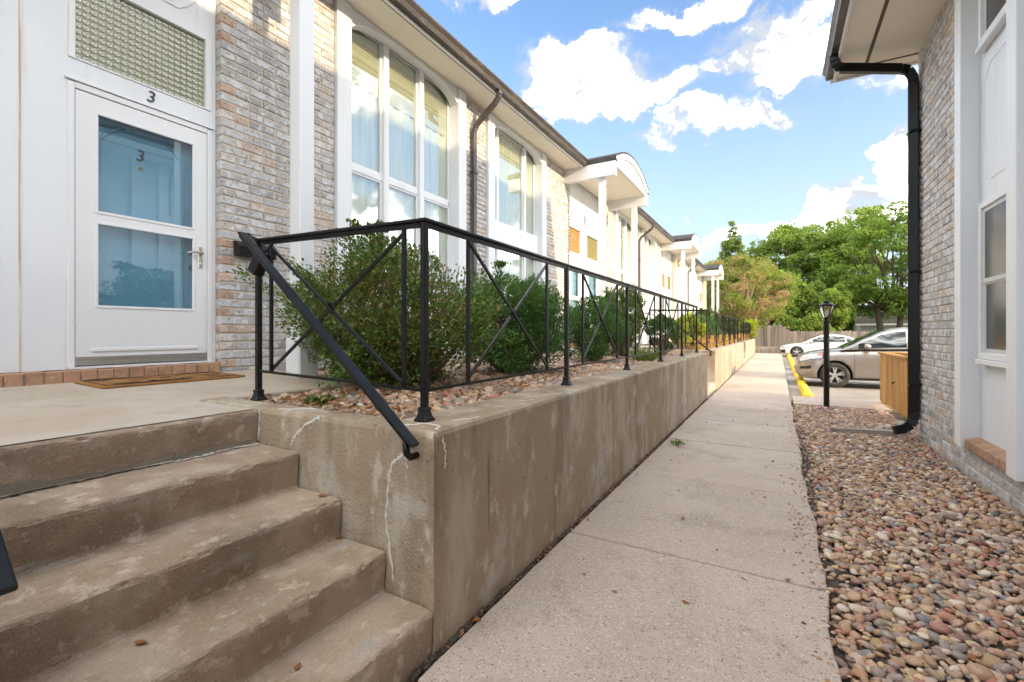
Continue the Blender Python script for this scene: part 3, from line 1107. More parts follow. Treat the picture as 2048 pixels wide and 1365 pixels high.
rw = random.Random(5)
WALLS = [(1.40, 9.55), (10.75, 20.3), (21.5, 31.0)]
WLABEL = ['long stained concrete retaining wall with white crack sealant under the first railing',
          'sunlit concrete retaining wall between the second and third flights of steps',
          'farthest sunlit concrete retaining wall near the yellow-green shrub and the board fence']
walls = []
for i, (a, b) in enumerate(WALLS):
    w = thing('retaining_wall', WLABEL[i], 'wall', ((WX + WX2) / 2, (a + b) / 2, 0), 'retaining walls beside the walkway')
    mb = MB()
    wall_mesh(mb, [(WX, a), (WX, b), (WX2, b), (WX2, a + 0.15), (-2.91, a + 0.15), (-2.91, a)], -0.2, WTOP, rw)
    mb.build('wall_body', WALLC, w)
    walls.append(w)
w = thing('retaining_wall', 'concrete cheek wall on the other side of the steps to door 3', 'wall', (-1.9, -1.0, 0))
mb = MB()
wall_mesh(mb, [(WX, -4.0), (WX, 0.155), (-2.90, 0.155), (-2.90, 0.0), (WX2, 0.0), (WX2, -4.0)], -0.2, WTOP, rw)
mb.build('wall_body', WALLC, w)
struct(MB().box(-2.895, -1.475, -4.0, -0.005, -0.1, 0.80).build('planter_soil', BEDSOIL))


def caulk(parent, pts, w0, w1, face, off, rr, name='crack_sealant'):
    """jagged white filler on a wall. face 'y': plane y=off, pts (x,z); 'x': plane x=off, pts (y,z); 'z': plane z=off pts (x,y)"""
    mb = MB()
    P = []
    for (a, b) in zip(pts[:-1], pts[1:]):
        m = 9
        for k in range(m):
            t = k / m
            P.append((a[0] + (b[0] - a[0]) * t + rr.uniform(-.007, .007), a[1] + (b[1] - a[1]) * t + rr.uniform(-.004, .004)))
    P.append(pts[-1])
    L, Rr = [], []
    for i, p in enumerate(P):
        q = P[min(i + 1, len(P) - 1)]
        r0 = P[max(i - 1, 0)]
        d = Vector((q[0] - r0[0], q[1] - r0[1])).normalized()
        w = rr.uniform(0.25, 1.25) * (w0 + (w1 - w0) * i / len(P))
        L.append((p[0] - d.y * w, p[1] + d.x * w))
        Rr.append((p[0] + d.y * w, p[1] - d.x * w))
    f3 = {'y': lambda p, o: (p[0], off - o, p[1]), 'x': lambda p, o: (off + o, p[0], p[1]), 'z': lambda p, o: (p[0], p[1], off + o)}[face]
    for i in range(len(P) - 1):
        mb.poly([f3(L[i], .0015), f3(L[i + 1], .0015), f3(P[i + 1], .004), f3(P[i], .004)])
        mb.poly([f3(P[i], .004), f3(P[i + 1], .004), f3(Rr[i + 1], .0015), f3(Rr[i], .0015)])
    mb.build(name, CAULK, parent)


def on_y(u, v, y):
    d = pix_dir(u, v)
    t = y / d.y
    return (d.x * t, CAM_H + d.z * t)


def on_x(u, v, x):
    d = pix_dir(u, v)
    t = x / d.x
    return (d.y * t, CAM_H + d.z * t)


rc = random.Random(2)
cw = walls[0]
FY = 1.40
caulk(cw, [on_y(*p, FY) for p in ((806, 910), (786, 925), (776, 965), (772, 1040), (778, 1090), (786, 1160))], 0.009, 0.006, 'y', FY, rc)
caulk(cw, [on_y(*p, FY) for p in ((812, 915), (815, 955))], 0.003, 0.002, 'y', FY, rc)
caulk(cw, [on_y(*p, FY) for p in ((640, 834), (612, 850), (590, 872), (583, 892))], 0.011, 0.006, 'y', FY, rc)
caulk(cw, [on_x(*p, WX) for p in ((884, 876), (890, 900), (890, 938))], 0.006, 0.003, 'x', WX, rc)
caulk(cw, [(-2.20, 1.425), (-2.13, 1.45), (-2.10, 1.50), (-2.03, 1.53)], 0.009, 0.003, 'z', WTOP, rc)
caulk(cw, [(-1.40, 1.415), (-1.33, 1.47), (-1.30, 1.52), (-1.22, 1.50), (-1.18, 1.44)], 0.014, 0.008, 'z', WTOP, rc)
caulk(cw, [(-1.25, 1.62), (-1.20, 1.70), (-1.185, 1.76)], 0.006, 0.002, 'z', WTOP, rc)
# joint between landing and wall, filled white
caulk(cw, [(-2.315, 0.70), (-2.318, 0.78), (-2.312, 0.855)], 0.012, 0.012, 'y', FY, rc)

# planter fill behind the walls
beds = []
planter = struct(MB().box(-4.43, WX2 - 0.002, 2.755, 9.53, -0.1, 0.795).build('planter_bed', BEDSOIL))
MB().box(-2.90, WX2 - 0.002, 1.555, 2.752, -0.1, 0.797).build('bed_corner', BEDSOIL, planter)
pebble_field(planter, lambda x, y: (y > 2.76 or x > -2.88) and x < -1.50 + RNG.uniform(-0.02, 0.06), (-4.4, -1.42, 1.58, 9.4), 0.056, lambda x, y: 0.797, 300, 0.020, 0.043, 22)
for i, (a, b) in enumerate(WALLS[1:]):
    c_ = 11.75 + 10.6 * i
    struct(MB().box(-4.43, WX2 - 0.002, c_ + 1.75, b, -0.1, 0.80).build('planter_bed', BEDSOIL))
    struct(MB().box(-2.90, WX2 - 0.002, a + 0.16, c_ + 1.745, -0.1, 0.80).build('planter_bed', BEDSOIL))
    # steps and landing of the next entrances
    y0 = WALLS[i][1]
    st = thing('concrete_steps', ['sunlit concrete steps between the first and second retaining walls', 'farther concrete steps between the second and third retaining walls'][i],
               'steps', (-1.7, y0 + 0.6, 0), None)
    mb = MB()
    stair_mesh(mb, y0 + 0.01, a - 0.01, stair_profile(NOSE, -2.90, -0.12), 12, rs)
    mb.build('flight', CONC_LAND, st)
    ld = thing('porch_landing', ['concrete landing below doors 4 and 5', 'concrete landing below the doors of the second farther canopy'][i], 'landing', (-3.6, c_, 0))
    MB().box(-4.44, -2.905, y0 + 0.005, c_ + 1.745, -0.1, 0.86).build('slab', CONC_LAND, ld, bevel=0.012)
# ================================================================== LEFT TOWNHOUSE ROW
HX = -4.45                # brick face
SOF = 5.15                # soffit level
PER = 10.6
CEN = [1.15 + PER * k for k in range(4)]
Y_END = CEN[3] + 2.9
house = thing('townhouse_row', 'long white-trimmed row of townhouses in whitewashed grey brick with arched porches', 'building', (-9.0, 16.0, 0))
MB().box(-14.0, -4.95, -3.0, Y_END, -0.1, 5.2).build('wall_core', ROOMDARK, house)
MB().box(-4.95, -4.47, -3.0, Y_END, -0.1, 0.80).build('foundation', CONC_LAND, house)
MB().box(-14.0, -4.47, Y_END + 0.005, Y_END + 0.25, -0.1, 5.14).build('end_wall', FARBRICK, house)


def brick_zone(y0, y1, z0, z1, n_obj, seed, tan=False, far=False):
    if far:
        return MB().box(-4.95, HX, y0, y1, z0, z1).build('brick_wall', FARBRICK, house)
    w = MB().box(-4.95, HX - 0.008, y0 + 0.008, y1 - 0.004, z0, z1).build('brick_wall', MORTAR, house)
    bl = brick_list(y0 + 0.002, y1 - 0.002, z0 + 0.006, z1, seed, tan)
    lay_bricks(bl, HX, 1, w, n_obj, 0.09)
    # the ends of the bricks wrap into the door recess
    return w


def arch_pts(y0, y1, zs, zc, n=14, basket=False):
    """segmental arch from y0 to y1: spring zs, crown zc"""
    c, hw, rise = (y0 + y1) / 2, (y1 - y0) / 2, zc - zs
    rad = (hw * hw + rise * rise) / (2 * rise)
    pts = []
    for i in range(n + 1):
        y = y0 + (y1 - y0) * i / n
        if basket:
            pts.append((y, zs + rise * max(0.0, 1 - abs((y - c) / hw) ** 4.0) ** 0.8))
            continue
        pts.append((y, zc - rad + math.sqrt(max(0, rad * rad - (y - c) ** 2))))
    return pts


def bay(y0, y1, kind, k):
    """white timber bay: pilasters outside y0..y1, arched head, windows"""
    pw = 0.205
    bx = -4.62
    for (a, b) in ((y0 - pw, y0), (y1, y1 + pw)):
        MB().box(-4.95, -4.40, a, b, 0.80, SOF - 0.005).build('pilaster', TRIM, house, bevel=0.004)
    arch = arch_pts(y0 + 0.003, y1 - 0.003, 4.90, 5.105, 28, True)
    mb = MB()
    mb.prism_x([(y0 + 0.003, SOF - 0.006)] + arch + [(y1 - 0.003, SOF - 0.006)], -4.57, -4.425)
    mb.build('arched_head', TRIM, house, fix=True)
    win = MB().box(-4.95, -4.78, y0 + 0.002, y1 - 0.002, 0.80, SOF - 0.01).build('window', ROOMDARK, house)
    w = y1 - y0
    bars = MB()
    panes, curt = [], []
    if kind == 'A':
        ms = [y0 + w / 3, y0 + 2 * w / 3]
        zlev = [(2.0, 3.27), (3.35, 5.12)]
        for m_ in ms:
            MB().box(-4.64, -4.545, m_ - 0.045, m_ + 0.045, 2.0, 5.12).build('mullion', TRIM, win, bevel=0.004)
        MB().box(-4.64, -4.585, y0 + 0.03, y1 - 0.03, 3.27, 3.35).build('transom', TRIM, win, bevel=0.003)
        edges = [y0 + 0.005] + ms + [y1 - 0.005]
        for i in range(3):
            a = edges[i] + (0.0 if i == 0 else 0.045)
            b = edges[i + 1] - (0.0 if i == 2 else 0.045)
            for (z0, z1) in zlev:
                panes.append((a, b, z0, z1))
        bottom = 2.0
    else:
        ms = [y0 + 0.36, y0 + 1.44]
        zlev = [(1.75, 2.86), (3.32, 5.10)]
        for (z0, z1) in zlev:
            for m_ in ms:
                MB().box(-4.64, -4.56, m_ - 0.04, m_ + 0.04, z0, z1).build('mullion', TRIM, win, bevel=0.004)
        edges = [y0 + 0.005] + ms + [y1 - 0.005]
        for i in range(3):
            a = edges[i] + (0.0 if i == 0 else 0.04)
            b = edges[i + 1] - (0.0 if i == 2 else 0.04)
            for (z0, z1) in zlev:
                panes.append((a, b, z0, z1))
        MB().box(-4.75, -4.50, y0 + 0.003, y1 - 0.003, 2.86, 3.32).build('spandrel', TRIM, house, bevel=0.005)
        bottom = 1.75
    MB().box(-4.75, -4.50, y0 + 0.003, y1 - 0.003, 0.80, bottom).build('lower_panel', TRIM, house, bevel=0.005)
    MB().box(-4.52, -4.38, y0 + 0.01, y1 - 0.01, bottom + 0.001, bottom + 0.045).build('sill', TRIM, win, bevel=0.004)
    for (a, b, z0, z1) in panes:
        f = 0.028
        mb = MB()
        mb.box(-4.625, -4.595, a, a + f, z0, z1).box(-4.625, -4.595, b - f, b, z0, z1)
        mb.box(-4.624, -4.596, a + f, b - f, z0, z0 + f).box(-4.624, -4.596, a + f, b - f, z1 - f, z1)
        mb.build('sash', TRIM, win)
        MB().box(-4.613, -4.608, a + f, b - f, z0 + f, z1 - f).build('pane', GLASS, win)
    # curtain folds and a lowered blind behind the glass
    mb = MB()
    n = 60
    for i in range(n):
        ya, yb = y0 + 0.02 + (w - 0.04) * i / n, y0 + 0.02 + (w - 0.04) * (i + 1) / n
        xa, xb = -4.652 + 0.014 * math.sin(i * 1.3), -4.652 + 0.014 * math.sin((i + 1) * 1.3)
        mb.poly([(xa, ya, bottom + 0.05), (xb, yb, bottom + 0.05), (xb, yb, 5.1), (xa, ya, 5.1)])
    mb.build('curtain', CURTAIN, win, smooth=True)
    if kind == 'A':
        MB().box(-4.637, -4.630, y0 + 0.03, y1 - 0.03, 4.40 + 0.1 * (k % 2), 5.1).build('blind', BLIND, win)


def moulding(mb, y0, y1, z0, z1, x, r_=0.008, ear=0.07):
    pts = [(y0 + ear, z1), (y1 - ear, z1), (y1 - ear * .4, z1 - ear * .5), (y1, z1 - ear), (y1, z0 + ear), (y1 - ear * .5, z0 + ear * .4), (y1 - ear, z0), (y0 + ear, z0),
           (y0 + ear * .5, z0 + ear * .4), (y0, z0 + ear), (y0, z1 - ear), (y0 + ear * .4, z1 - ear * .5), (y0 + ear, z1)]
    mb.tube([(x, y, z) for y, z in pts], r_, 5)


DX = -4.53       # face of the white door wall


def door_bay(c, k, numbers):
    y0, y1 = c - 1.18, c + 1.18
    # white panelled wall round the two doors
    doors = [(c - 1.16, c - 0.24, numbers[0], -1), (c + 0.15, c + 1.14, numbers[1], 1)]
    ys = [y0 + 0.002, doors[0][0], doors[0][1], doors[1][0], doors[1][1], y1 - 0.002]
    mb = MB()
    for a, b in ((ys[0], ys[1]), (ys[2], ys[3]), (ys[4], ys[5])):
        mb.box(-4.94, DX, a, b, 0.975, SOF - 0.004)
    for (a, b, _, _) in doors:
        mb.box(-4.94, DX, a, b, 3.12, 3.285).box(-4.94, DX, a, b, 3.95, SOF - 0.004)
    wall = mb.build('door_wall', WHITE, house)
    # seam boards and jambs
    for y in (c - 0.10,):
        MB().box(DX + 0.0005, DX + 0.004, y - 0.005, y + 0.005, 0.98, SOF - 0.01).build('batten', STAIN, wall)
    MB().box(-4.95, -4.447, y0 + 0.004, y1 - 0.004, 0.80, 0.966).build('sill_bed', MORTAR, wall)
    if k <= 1:
        n = 24
        for i in range(n):
            a = y0 + 0.006 + (y1 - y0 - 0.012) * i / n
            MB().box(-4.60, -4.432, a + 0.003, a + (y1 - y0) / n - 0.004, 0.80, 0.972 + 0.003 * ((i * 7) % 3 - 1)).build('brick', TAN_BRICK_SILL, wall, bevel=0.006)
    for (a, b, num, sgn) in doors:
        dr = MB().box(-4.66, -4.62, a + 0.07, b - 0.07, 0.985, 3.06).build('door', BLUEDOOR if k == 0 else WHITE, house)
        # jamb
        mb = MB()
        mb.box(-4.94, DX + 0.012, a - 0.004, a + 0.035, 0.977, 3.11).box(-4.94, DX + 0.012, b - 0.035, b + 0.004, 0.977, 3.11)
        mb.box(-4.94, DX + 0.010, a + 0.036, b - 0.036, 3.07, 3.118)
        mb.build('jamb', TRIM, dr, bevel=0.003)
        MB().box(DX - 0.1, DX + 0.022, a - 0.02, b + 0.02, 3.121, 3.137).build('drip_cap', TRIM, dr)
        MB().box(-4.94, DX + 0.03, a - 0.004, b + 0.004, 0.976, 0.992).build('threshold', TRIM, dr)
        # storm door
        s0, s1 = a + 0.040, b - 0.040
        ga, gb = s0 + 0.115, s1 - 0.10
        sx0, sx1 = DX - 0.035, DX + 0.004
        mb = MB()
        mb.box(sx0, sx1, s0, ga, 1.0, 3.062).box(sx0, sx1, gb, s1, 1.0, 3.062)
        mb.box(sx0, sx1, ga, gb, 2.94, 3.062).box(sx0, sx1, ga, gb, 2.10, 2.165).box(sx0, sx1, ga, gb, 1.0, 1.44)
        sd = mb.build('storm_door', TRIM, house)
        for (z0, z1) in ((1.44, 2.10), (2.165, 2.94)):
            mb = MB()
            f = 0.018
            mb.box(sx1 - 0.012, sx1 + 0.006, ga - 0.004, ga + f, z0, z1).box(sx1 - 0.012, sx1 + 0.006, gb - f, gb + 0.004, z0, z1)
            mb.box(sx1 - 0.012, sx1 + 0.0055, ga + f, gb - f, z0 - 0.004, z0 + f).box(sx1 - 0.012, sx1 + 0.0055, ga + f, gb - f, z1 - f, z1 + 0.004)
            mb.build('glazing_bead', TRIM, sd, bevel=0.003)
            MB().box(sx1 - 0.02, sx1 - 0.016, ga + 0.005, gb - 0.005, z0 + 0.005, z1 - 0.005).build('pane', DOORGLASS, sd)
        MB().box(sx1 + 0.0008, sx1 + 0.010, ga - 0.03, gb + 0.03, 1.10, 1.13).build('kick_ridge', TRIM, sd, bevel=0.004)
        MB().box(sx1 + 0.0008, sx1 + 0.006, s0 + 0.002, s1 - 0.002, 1.002, 1.065).build('door_sweep', ALU, sd)
        # handle
        hy = (s1 - 0.055) if sgn > 0 else (s0 + 0.055)
        hd = MB().box(sx1 + 0.001, sx1 + 0.009, hy - 0.018, hy + 0.018, 1.83, 2.02).build('handle_plate', NICKEL, sd, bevel=0.004)
        mb = MB()
        d_ = -1 if sgn > 0 else 1
        mb.tube([(sx1 + 0.008, hy, 1.955), (sx1 + 0.05, hy, 1.957)], 0.010, 8)
        mb.tube([(sx1 + 0.05, hy + 0.0, 1.957), (sx1 + 0.052, hy + d_ * 0.05, 1.966), (sx1 + 0.05, hy + d_ * 0.10, 1.956), (sx1 + 0.047, hy + d_ * 0.13, 1.945)], [0.011, 0.010, 0.008, 0.006], 8)
        mb.lathe([(0.0, 0.03), (0.012, 0.028), (0.014, 0.0)], (sx1 - 0.002, hy, 1.865), 8, 'z')
        mb.build('lever_handle', NICKEL, hd, smooth=True)
        # lock and knob on the inner door
        for z_, r_ in ((1.97, 0.036), (1.83, 0.036)):
            mb = MB().tube([(-4.62, hy - 0.03 * sgn, z_), (-4.585, hy - 0.03 * sgn, z_), (-4.57, hy - 0.03 * sgn, z_)], [r_ * .7, r_, r_ * .5], 10)
            mb.build('door_knob', DARKMETAL, dr, smooth=True)
        # inner door moulding
        mb = MB()
        moulding(mb, a + 0.20, b - 0.20, 1.15, 2.92, -4.617, 0.014, 0.16)
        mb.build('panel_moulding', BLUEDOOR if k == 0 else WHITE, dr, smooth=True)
        # transom light
        ta, tb = a + 0.04, b - 0.05
        mb = MB()
        mb.box(DX - 0.05, DX + 0.010, a + 0.001, ta, 3.286, 3.949).box(DX - 0.05, DX + 0.010, tb, b - 0.001, 3.286, 3.949)
        mb.box(DX - 0.05, DX + 0.009, ta, tb, 3.286, 3.30).box(DX - 0.05, DX + 0.009, ta, tb, 3.92, 3.949)
        tr = mb.build('transom_light', TRIM, house, bevel=0.003)
        if k == 0:
            MB().box(DX - 0.045, DX - 0.034, ta, tb, 3.30, 3.92).build('pane', PATTERN_BACK, tr)
            nx_, nz_ = 19, 13
            mb = MB()
            cw_, ch_ = (tb - ta) / nx_, 0.62 / nz_
            for i in range(nx_):
                for j in range(nz_):
                    cy_, cz_ = ta + cw_ * (i + .5), 3.30 + ch_ * (j + .5)
                    n0 = len(mb.v)
                    for (rr_, hh) in ((1.0, 0.0), (0.84, 0.009), (0.66, 0.003), (0.35, 0.007)):
                        for q in range(10):
                            t = 2 * math.pi * q / 10
                            mb.v.append((DX - 0.033 + hh, cy_ + cw_ * .47 * rr_ * math.cos(t), cz_ + ch_ * .47 * rr_ * math.sin(t)))
                    mb.v.append((DX - 0.033 + 0.0085, cy_, cz_))
                    for L in range(3):
                        for q in range(10):
                            p_, s_ = n0 + L * 10 + q, n0 + L * 10 + (q + 1) % 10
                            mb.f.append((p_, s_, s_ + 10, p_ + 10))
                    for q in range(10):
                        mb.f.append((n0 + 30 + q, n0 + 30 + (q + 1) % 10, n0 + 40))
            bo = mb.build('bullseye_glass', PATTERN, tr, smooth=True)
            bo['kind'] = 'stuff'
        else:
            MB().box(DX - 0.045, DX - 0.034, ta, tb, 3.30, 3.92).build('pane', AMBER if sgn < 0 else OLIVE, tr)
        if num:
            text_part(num, 0.135, 0.003, DX + 0.004, (a + b) / 2 + 0.02, 3.21, NUMBER, house)
            if k == 0:
                text_part(num, 0.135, 0.003, -4.615, (a + b) / 2 - 0.02, 2.72, NUMBER, dr)
                MB().tube([(-4.62, (a + b) / 2 - 0.01, 2.62), (-4.61, (a + b) / 2 - 0.01, 2.62)], [0.018, 0.014], 10).build('peephole', BRASS, dr)
        # panel moulding above the transom
        mb = MB()
        moulding(mb, a + 0.14, b - 0.14, 4.08, 4.62, DX + 0.002, 0.009, 0.13)
        mb.build('upper_moulding', TRIM, wall, smooth=True)
    mb = MB()
    mb.prism_x([(c, 4.18), (c + 0.05, 4.3), (c, 4.42), (c - 0.05, 4.3)], DX + 0.009, DX + 0.02)
    mb.build('diamond_ornament', WHITE, wall)


def canopy(c, k):
    y0, y1 = c - 1.53, c + 1.53
    XF = -3.20
    cp = bpy.data.objects.new('porch_canopy', None)
    # the canopy's own mesh part is its vaulted roof
    bpy.data.objects.remove(cp)
    arc = arch_pts(y0, y1, 5.28, 5.69, 22)
    mb = MB()
    inner = [(y, z - 0.035) for y, z in arc]
    ring = arc + inner[::-1]
    mb.prism_x(ring, -6.2, XF + 0.03)
    cp = mb.build('porch_canopy', SHINGLE, house, fix=True)
    # short shingled flanks below the springing
    for (ya, yb) in ((y0 - 0.006, y0 + 0.03), (y1 - 0.03, y1 + 0.006)):
        MB().box(-3.95, XF + 0.025, ya, yb, 5.17, 5.275).build('shingle_flank', SHINGLE, cp)
    # arched fascia and tympanum
    arc2 = arch_pts(y0 + 0.02, y1 - 0.02, 5.235, 5.65, 22)
    arc3 = arch_pts(y0 + 0.13, y1 - 0.13, 5.17, 5.52, 22)
    mb = MB()
    n0 = 0
    a2, a3 = arc2, arc3
    for i in range(22):
        for xx, flip in ((XF + 0.025, 0), (XF - 0.02, 1)):
            q = [(xx, *a2[i]), (xx, *a2[i + 1]), (xx, *a3[i + 1]), (xx, *a3[i])]
            mb.poly(q if not flip else q[::-1])
        mb.poly([(XF + 0.025, *a3[i]), (XF + 0.025, *a3[i + 1]), (XF - 0.02, *a3[i + 1]), (XF - 0.02, *a3[i])])
    mb.build('arched_fascia', TRIM, cp, fix=True)
    mb = MB()
    mb.prism_x([(y0 + 0.02, 5.11)] + arch_pts(y0 + 0.02, y1 - 0.02, 5.23, 5.63, 22) + [(y1 - 0.02, 5.11)], XF - 0.07, XF - 0.022)
    mb.build('tympanum', TRIM, cp, fix=True)
    MB().box(-4.44, XF - 0.071, y0 + 0.16, y1 - 0.16, 5.10, 5.135).build('ceiling', SOFFIT, cp)
    for s_, (ya, yb) in ((0, (y0 + 0.002, y0 + 0.155)), (1, (y1 - 0.155, y1 - 0.002))):
        MB().box(-4.945, XF + 0.0, ya, yb, 4.84, 5.168).build('beam', TRIM, cp, bevel=0.006)
    for yc in (c - 1.38, c + 1.38):
        p = MB().box(-3.62, -3.48, yc - 0.07, yc + 0.07, 0.875, 4.835).build('porch_post', TRIM, house, bevel=0.006)
        MB().box(-3.645, -3.455, yc - 0.095, yc + 0.095, 0.866, 1.20).build('post_base', TRIM, p, bevel=0.012)


NUMS = [('', '3'), ('4', '5'), ('', ''), ('', '')]
for k, c in enumerate(CEN):
    door_bay(c, k, NUMS[k])
    canopy(c, k)
    if k < 3:
        brick_zone(c + 1.18, c + 2.44, 0.84, SOF - 0.003, 260 if k == 0 else 0, 10 + k, k == 0, k > 1)
        bay(c + 2.65, c + 4.78, 'A', k)
        brick_zone(c + 4.99, c + 5.65, 0.80, SOF - 0.003, 40 if k == 0 else 0, 20 + k, False, k > 0)
        bay(c + 5.86, c + 7.79, 'B' if k == 0 else 'A', k + 1)
        brick_zone(c + 8.0, c + 9.42, 0.80, SOF - 0.003, 0, 30 + k, False, k > 0)
brick_zone(-3.0, CEN[0] - 1.18, 0.86, SOF - 0.003, 0, 40)
brick_zone(CEN[3] + 1.18, Y_END, 0.80, SOF - 0.003, 0, 41, False, True)

# eaves: soffit, brown strip, fascia, gutter, roof
segs = [(-3.0, CEN[0] - 1.54)] + [(CEN[i] + 1.54, CEN[i + 1] - 1.54) for i in range(3)] + [(CEN[3] + 1.54, Y_END + 0.4)]
MB().box(-4.94, -4.02, -3.0, Y_END + 0.4, SOF, SOF + 0.03).build('soffit', SOFFIT, house)
for (a, b) in segs:
    MB().box(-4.018, -3.99, a, b, SOF - 0.012, SOF + 0.04).build('soffit_trim', BROWN, house)
    MB().box(-3.988, -3.955, a, b, SOF - 0.03, SOF + 0.17).build('fascia', TRIM, house, bevel=0.004)
    gp = [(-3.952, 5.15), (-3.872, 5.15), (-3.856, 5.19), (-3.862, 5.215), (-3.828, 5.262), (-3.828, 5.285), (-3.842, 5.285), (-3.845, 5.27), (-3.94, 5.27), (-3.952, 5.29)]
    gt = MB().prism_y(gp, a, b).build('gutter', GUTTER, house, fix=True)
mb = MB()
mb.prism_y([(-3.93, 5.262), (-3.90, 5.30), (-9.0, 7.1), (-14.3, 5.25), (-14.2, 5.21), (-9.0, 7.05)], -3.2, Y_END + 0.5)
mb.build('roof', SHINGLE, house, fix=True)


def downspout(y, mat_, xw=-4.385, xo=-3.89, zo=5.15, zw=4.66, parent=house, zend=0.95):
    mb = MB()
    up = (0, 1, 0)
    pts = [(xo, y, zo), (xo, y, zo - 0.06), (xo - 0.02, y, zo - 0.11), (xo - 0.07, y, zo - 0.17), (xw + 0.06, y, zw + 0.05), (xw + 0.02, y, zw - 0.01), (xw, y, zw - 0.08), (xw, y, zend)]
    mb.ribbon_tube(pts, 0.065, 0.085, up)
    d = mb.build('downspout', mat_, parent, bevel=0.006)
    for z in (3.9, 2.2):
        MB().box(xw - 0.05, xw + 0.045, y - 0.055, y + 0.055, z, z + 0.03).build('strap', mat_, d)
    return d


for k in range(3):
    downspout(CEN[k] + 5.18, PIPE_BROWN if k else PIPE_BROWN)

# wall-mounted mailbox beside door 3
mbx = thing('mailbox', 'slim black wall mailbox on the brick beside door 3', 'mailbox', (-4.42, 2.9, 2.0))
ya, za = on_x(470, 488, -4.42)
yb, zb = on_x(545, 500, -4.42)
mb = MB()
mb.prism_y([(-4.448, 1.975), (-4.36, 1.975), (-4.345, 2.05), (-4.40, 2.10), (-4.448, 2.10)], ya, yb)
mb.build('box', DARKMETAL, mbx, bevel=0.004, fix=True)
mb = MB()
mb.prism_y([(-4.449, 2.103), (-4.398, 2.103), (-4.338, 2.052), (-4.335, 2.056), (-4.396, 2.11), (-4.449, 2.11)], ya - 0.008, yb + 0.008)
mb.build('lid', DARKMETAL, mbx, fix=True)
mbx.location = (-4.42, (ya + yb) / 2, 1.975)
for ch in mbx.children:
    ch.location = -Vector(mbx.location)

# pendant lanterns under the canopies
for k in (1, 2):
    c = CEN[k]
    ln = thing('pendant_lantern', ['hanging lantern on a chain under the canopy of doors 4 and 5', 'hanging lantern on a chain under the second farther canopy'][k - 1], 'lantern', (-3.95, c - 0.05, 4.2))
    mb = MB()
    mb.lathe([(0.0, 0.0), (0.075, -0.004), (0.06, -0.03), (0.012, -0.045)], (-3.95, c - 0.05, 5.098), 12)
    mb.build('ceiling_rose', BRASS, ln, smooth=True)
    mb = MB()
    for i in range(14):
        z = 5.05 - i * 0.032
        a = i % 2
        mb.tube([(-3.95 + (0.01 if a else 0), c - 0.05 + (0 if a else 0.01), z), (-3.95 - (0.01 if a else 0), c - 0.05 - (0 if a else 0.01), z - 0.034)], 0.004, 4)
    mb.build('chain', BRASS, ln)
    mb = MB()
    mb.lathe([(0.01, 0.0), (0.09, -0.05), (0.13, -0.09), (0.125, -0.10)], (-3.95, c - 0.05, 4.61), 10)
    mb.build('lantern_cap', BRASS, ln, smooth=True)
    MB().lathe([(0.11, 0.0), (0.10, -0.12), (0.07, -0.22), (0.02, -0.25)], (-3.95, c - 0.05, 4.51), 10).build('glass_body', mat('lantern_glass%d' % k, (0.5, 0.4, 0.25), 0.3), ln, smooth=True)

# ================================================================== RIGHT TOWNHOUSE
RX = 1.45
RY1 = 7.17
RS = 4.56
rh = thing('brick_townhouse', 'tall townhouse of pale grey brick with black downspout and recessed white window bay', 'building', (6.0, 0.0, 0))
MB().box(RX + 0.20, 10.5, -6.0, RY1 - 0.001, -0.2, RS).build('wall_core', FARBRICK, rh)
MB().prism_y([(RX + 0.2, RS + 0.03), (6.0, 7.43), (10.5, RS + 0.03)], -6.0, RY1 - 0.002).build('gable', FARBRICK, rh, fix=True)
BAY0, BAY1, PW = 4.49, 5.41, 0.16           # recess of the white bay
rwall = MB().box(RX + 0.008, RX + 0.199, BAY1 + PW - 0.03, RY1, -0.2, RS - 0.002).build('brick_wall', MORTAR, rh)
MB().box(RX + 0.0085, RX + 0.199, 0.5, BAY1 + PW - 0.035, -0.2, 0.30).build('plinth', MORTAR, rwall)
bl = brick_list(BAY1 + PW, RY1 - 0.002, 0.005, RS - 0.006, 77)
bl += brick_list(0.6, BAY1 + PW - 0.01, 0.005, 0.25, 78)
lay_bricks(bl, RX, -1, rwall, 290, 0.05)
# far bays beyond the picture keep the same order: pilaster, recess, pilaster
for a, b in ((BAY0, BAY1), (2.85, 3.90)):
    MB().box(1.50, 1.645, a + 0.002, b - 0.002, 0.30, RS - 0.003).build('bay_panel', WHITE, rh)
for a in (BAY1, BAY0 - PW, 3.90, 2.69):
    MB().box(1.375, 1.648, a, a + PW, 0.255, RS - 0.004).build('pilaster', TRIM, rh, bevel=0.005)
MB().box(RX, 1.648, 4.066, 4.325, 0.26, RS - 0.005).build('bay_filler', WHITE, rh)
brick_back = MB().box(RX, 1.649, -6.0, 2.685, 0.26, RS - 0.006).build('brick_wall', FARBRICK, rh)
# sloping brick sill of the recess
for i in range(9):
    a = BAY0 + 0.004 + (BAY1 - BAY0 - 0.008) * i / 9
    mb = MB()
    mb.prism_y([(1.40, 0.255), (1.40, 0.325), (1.535, 0.36), (1.535, 0.255)], a + 0.003, a + (BAY1 - BAY0 - 0.008) / 9 - 0.004)
    mb.build('brick', TAN_BRICK_SILL, rh, bevel=0.004, fix=True)


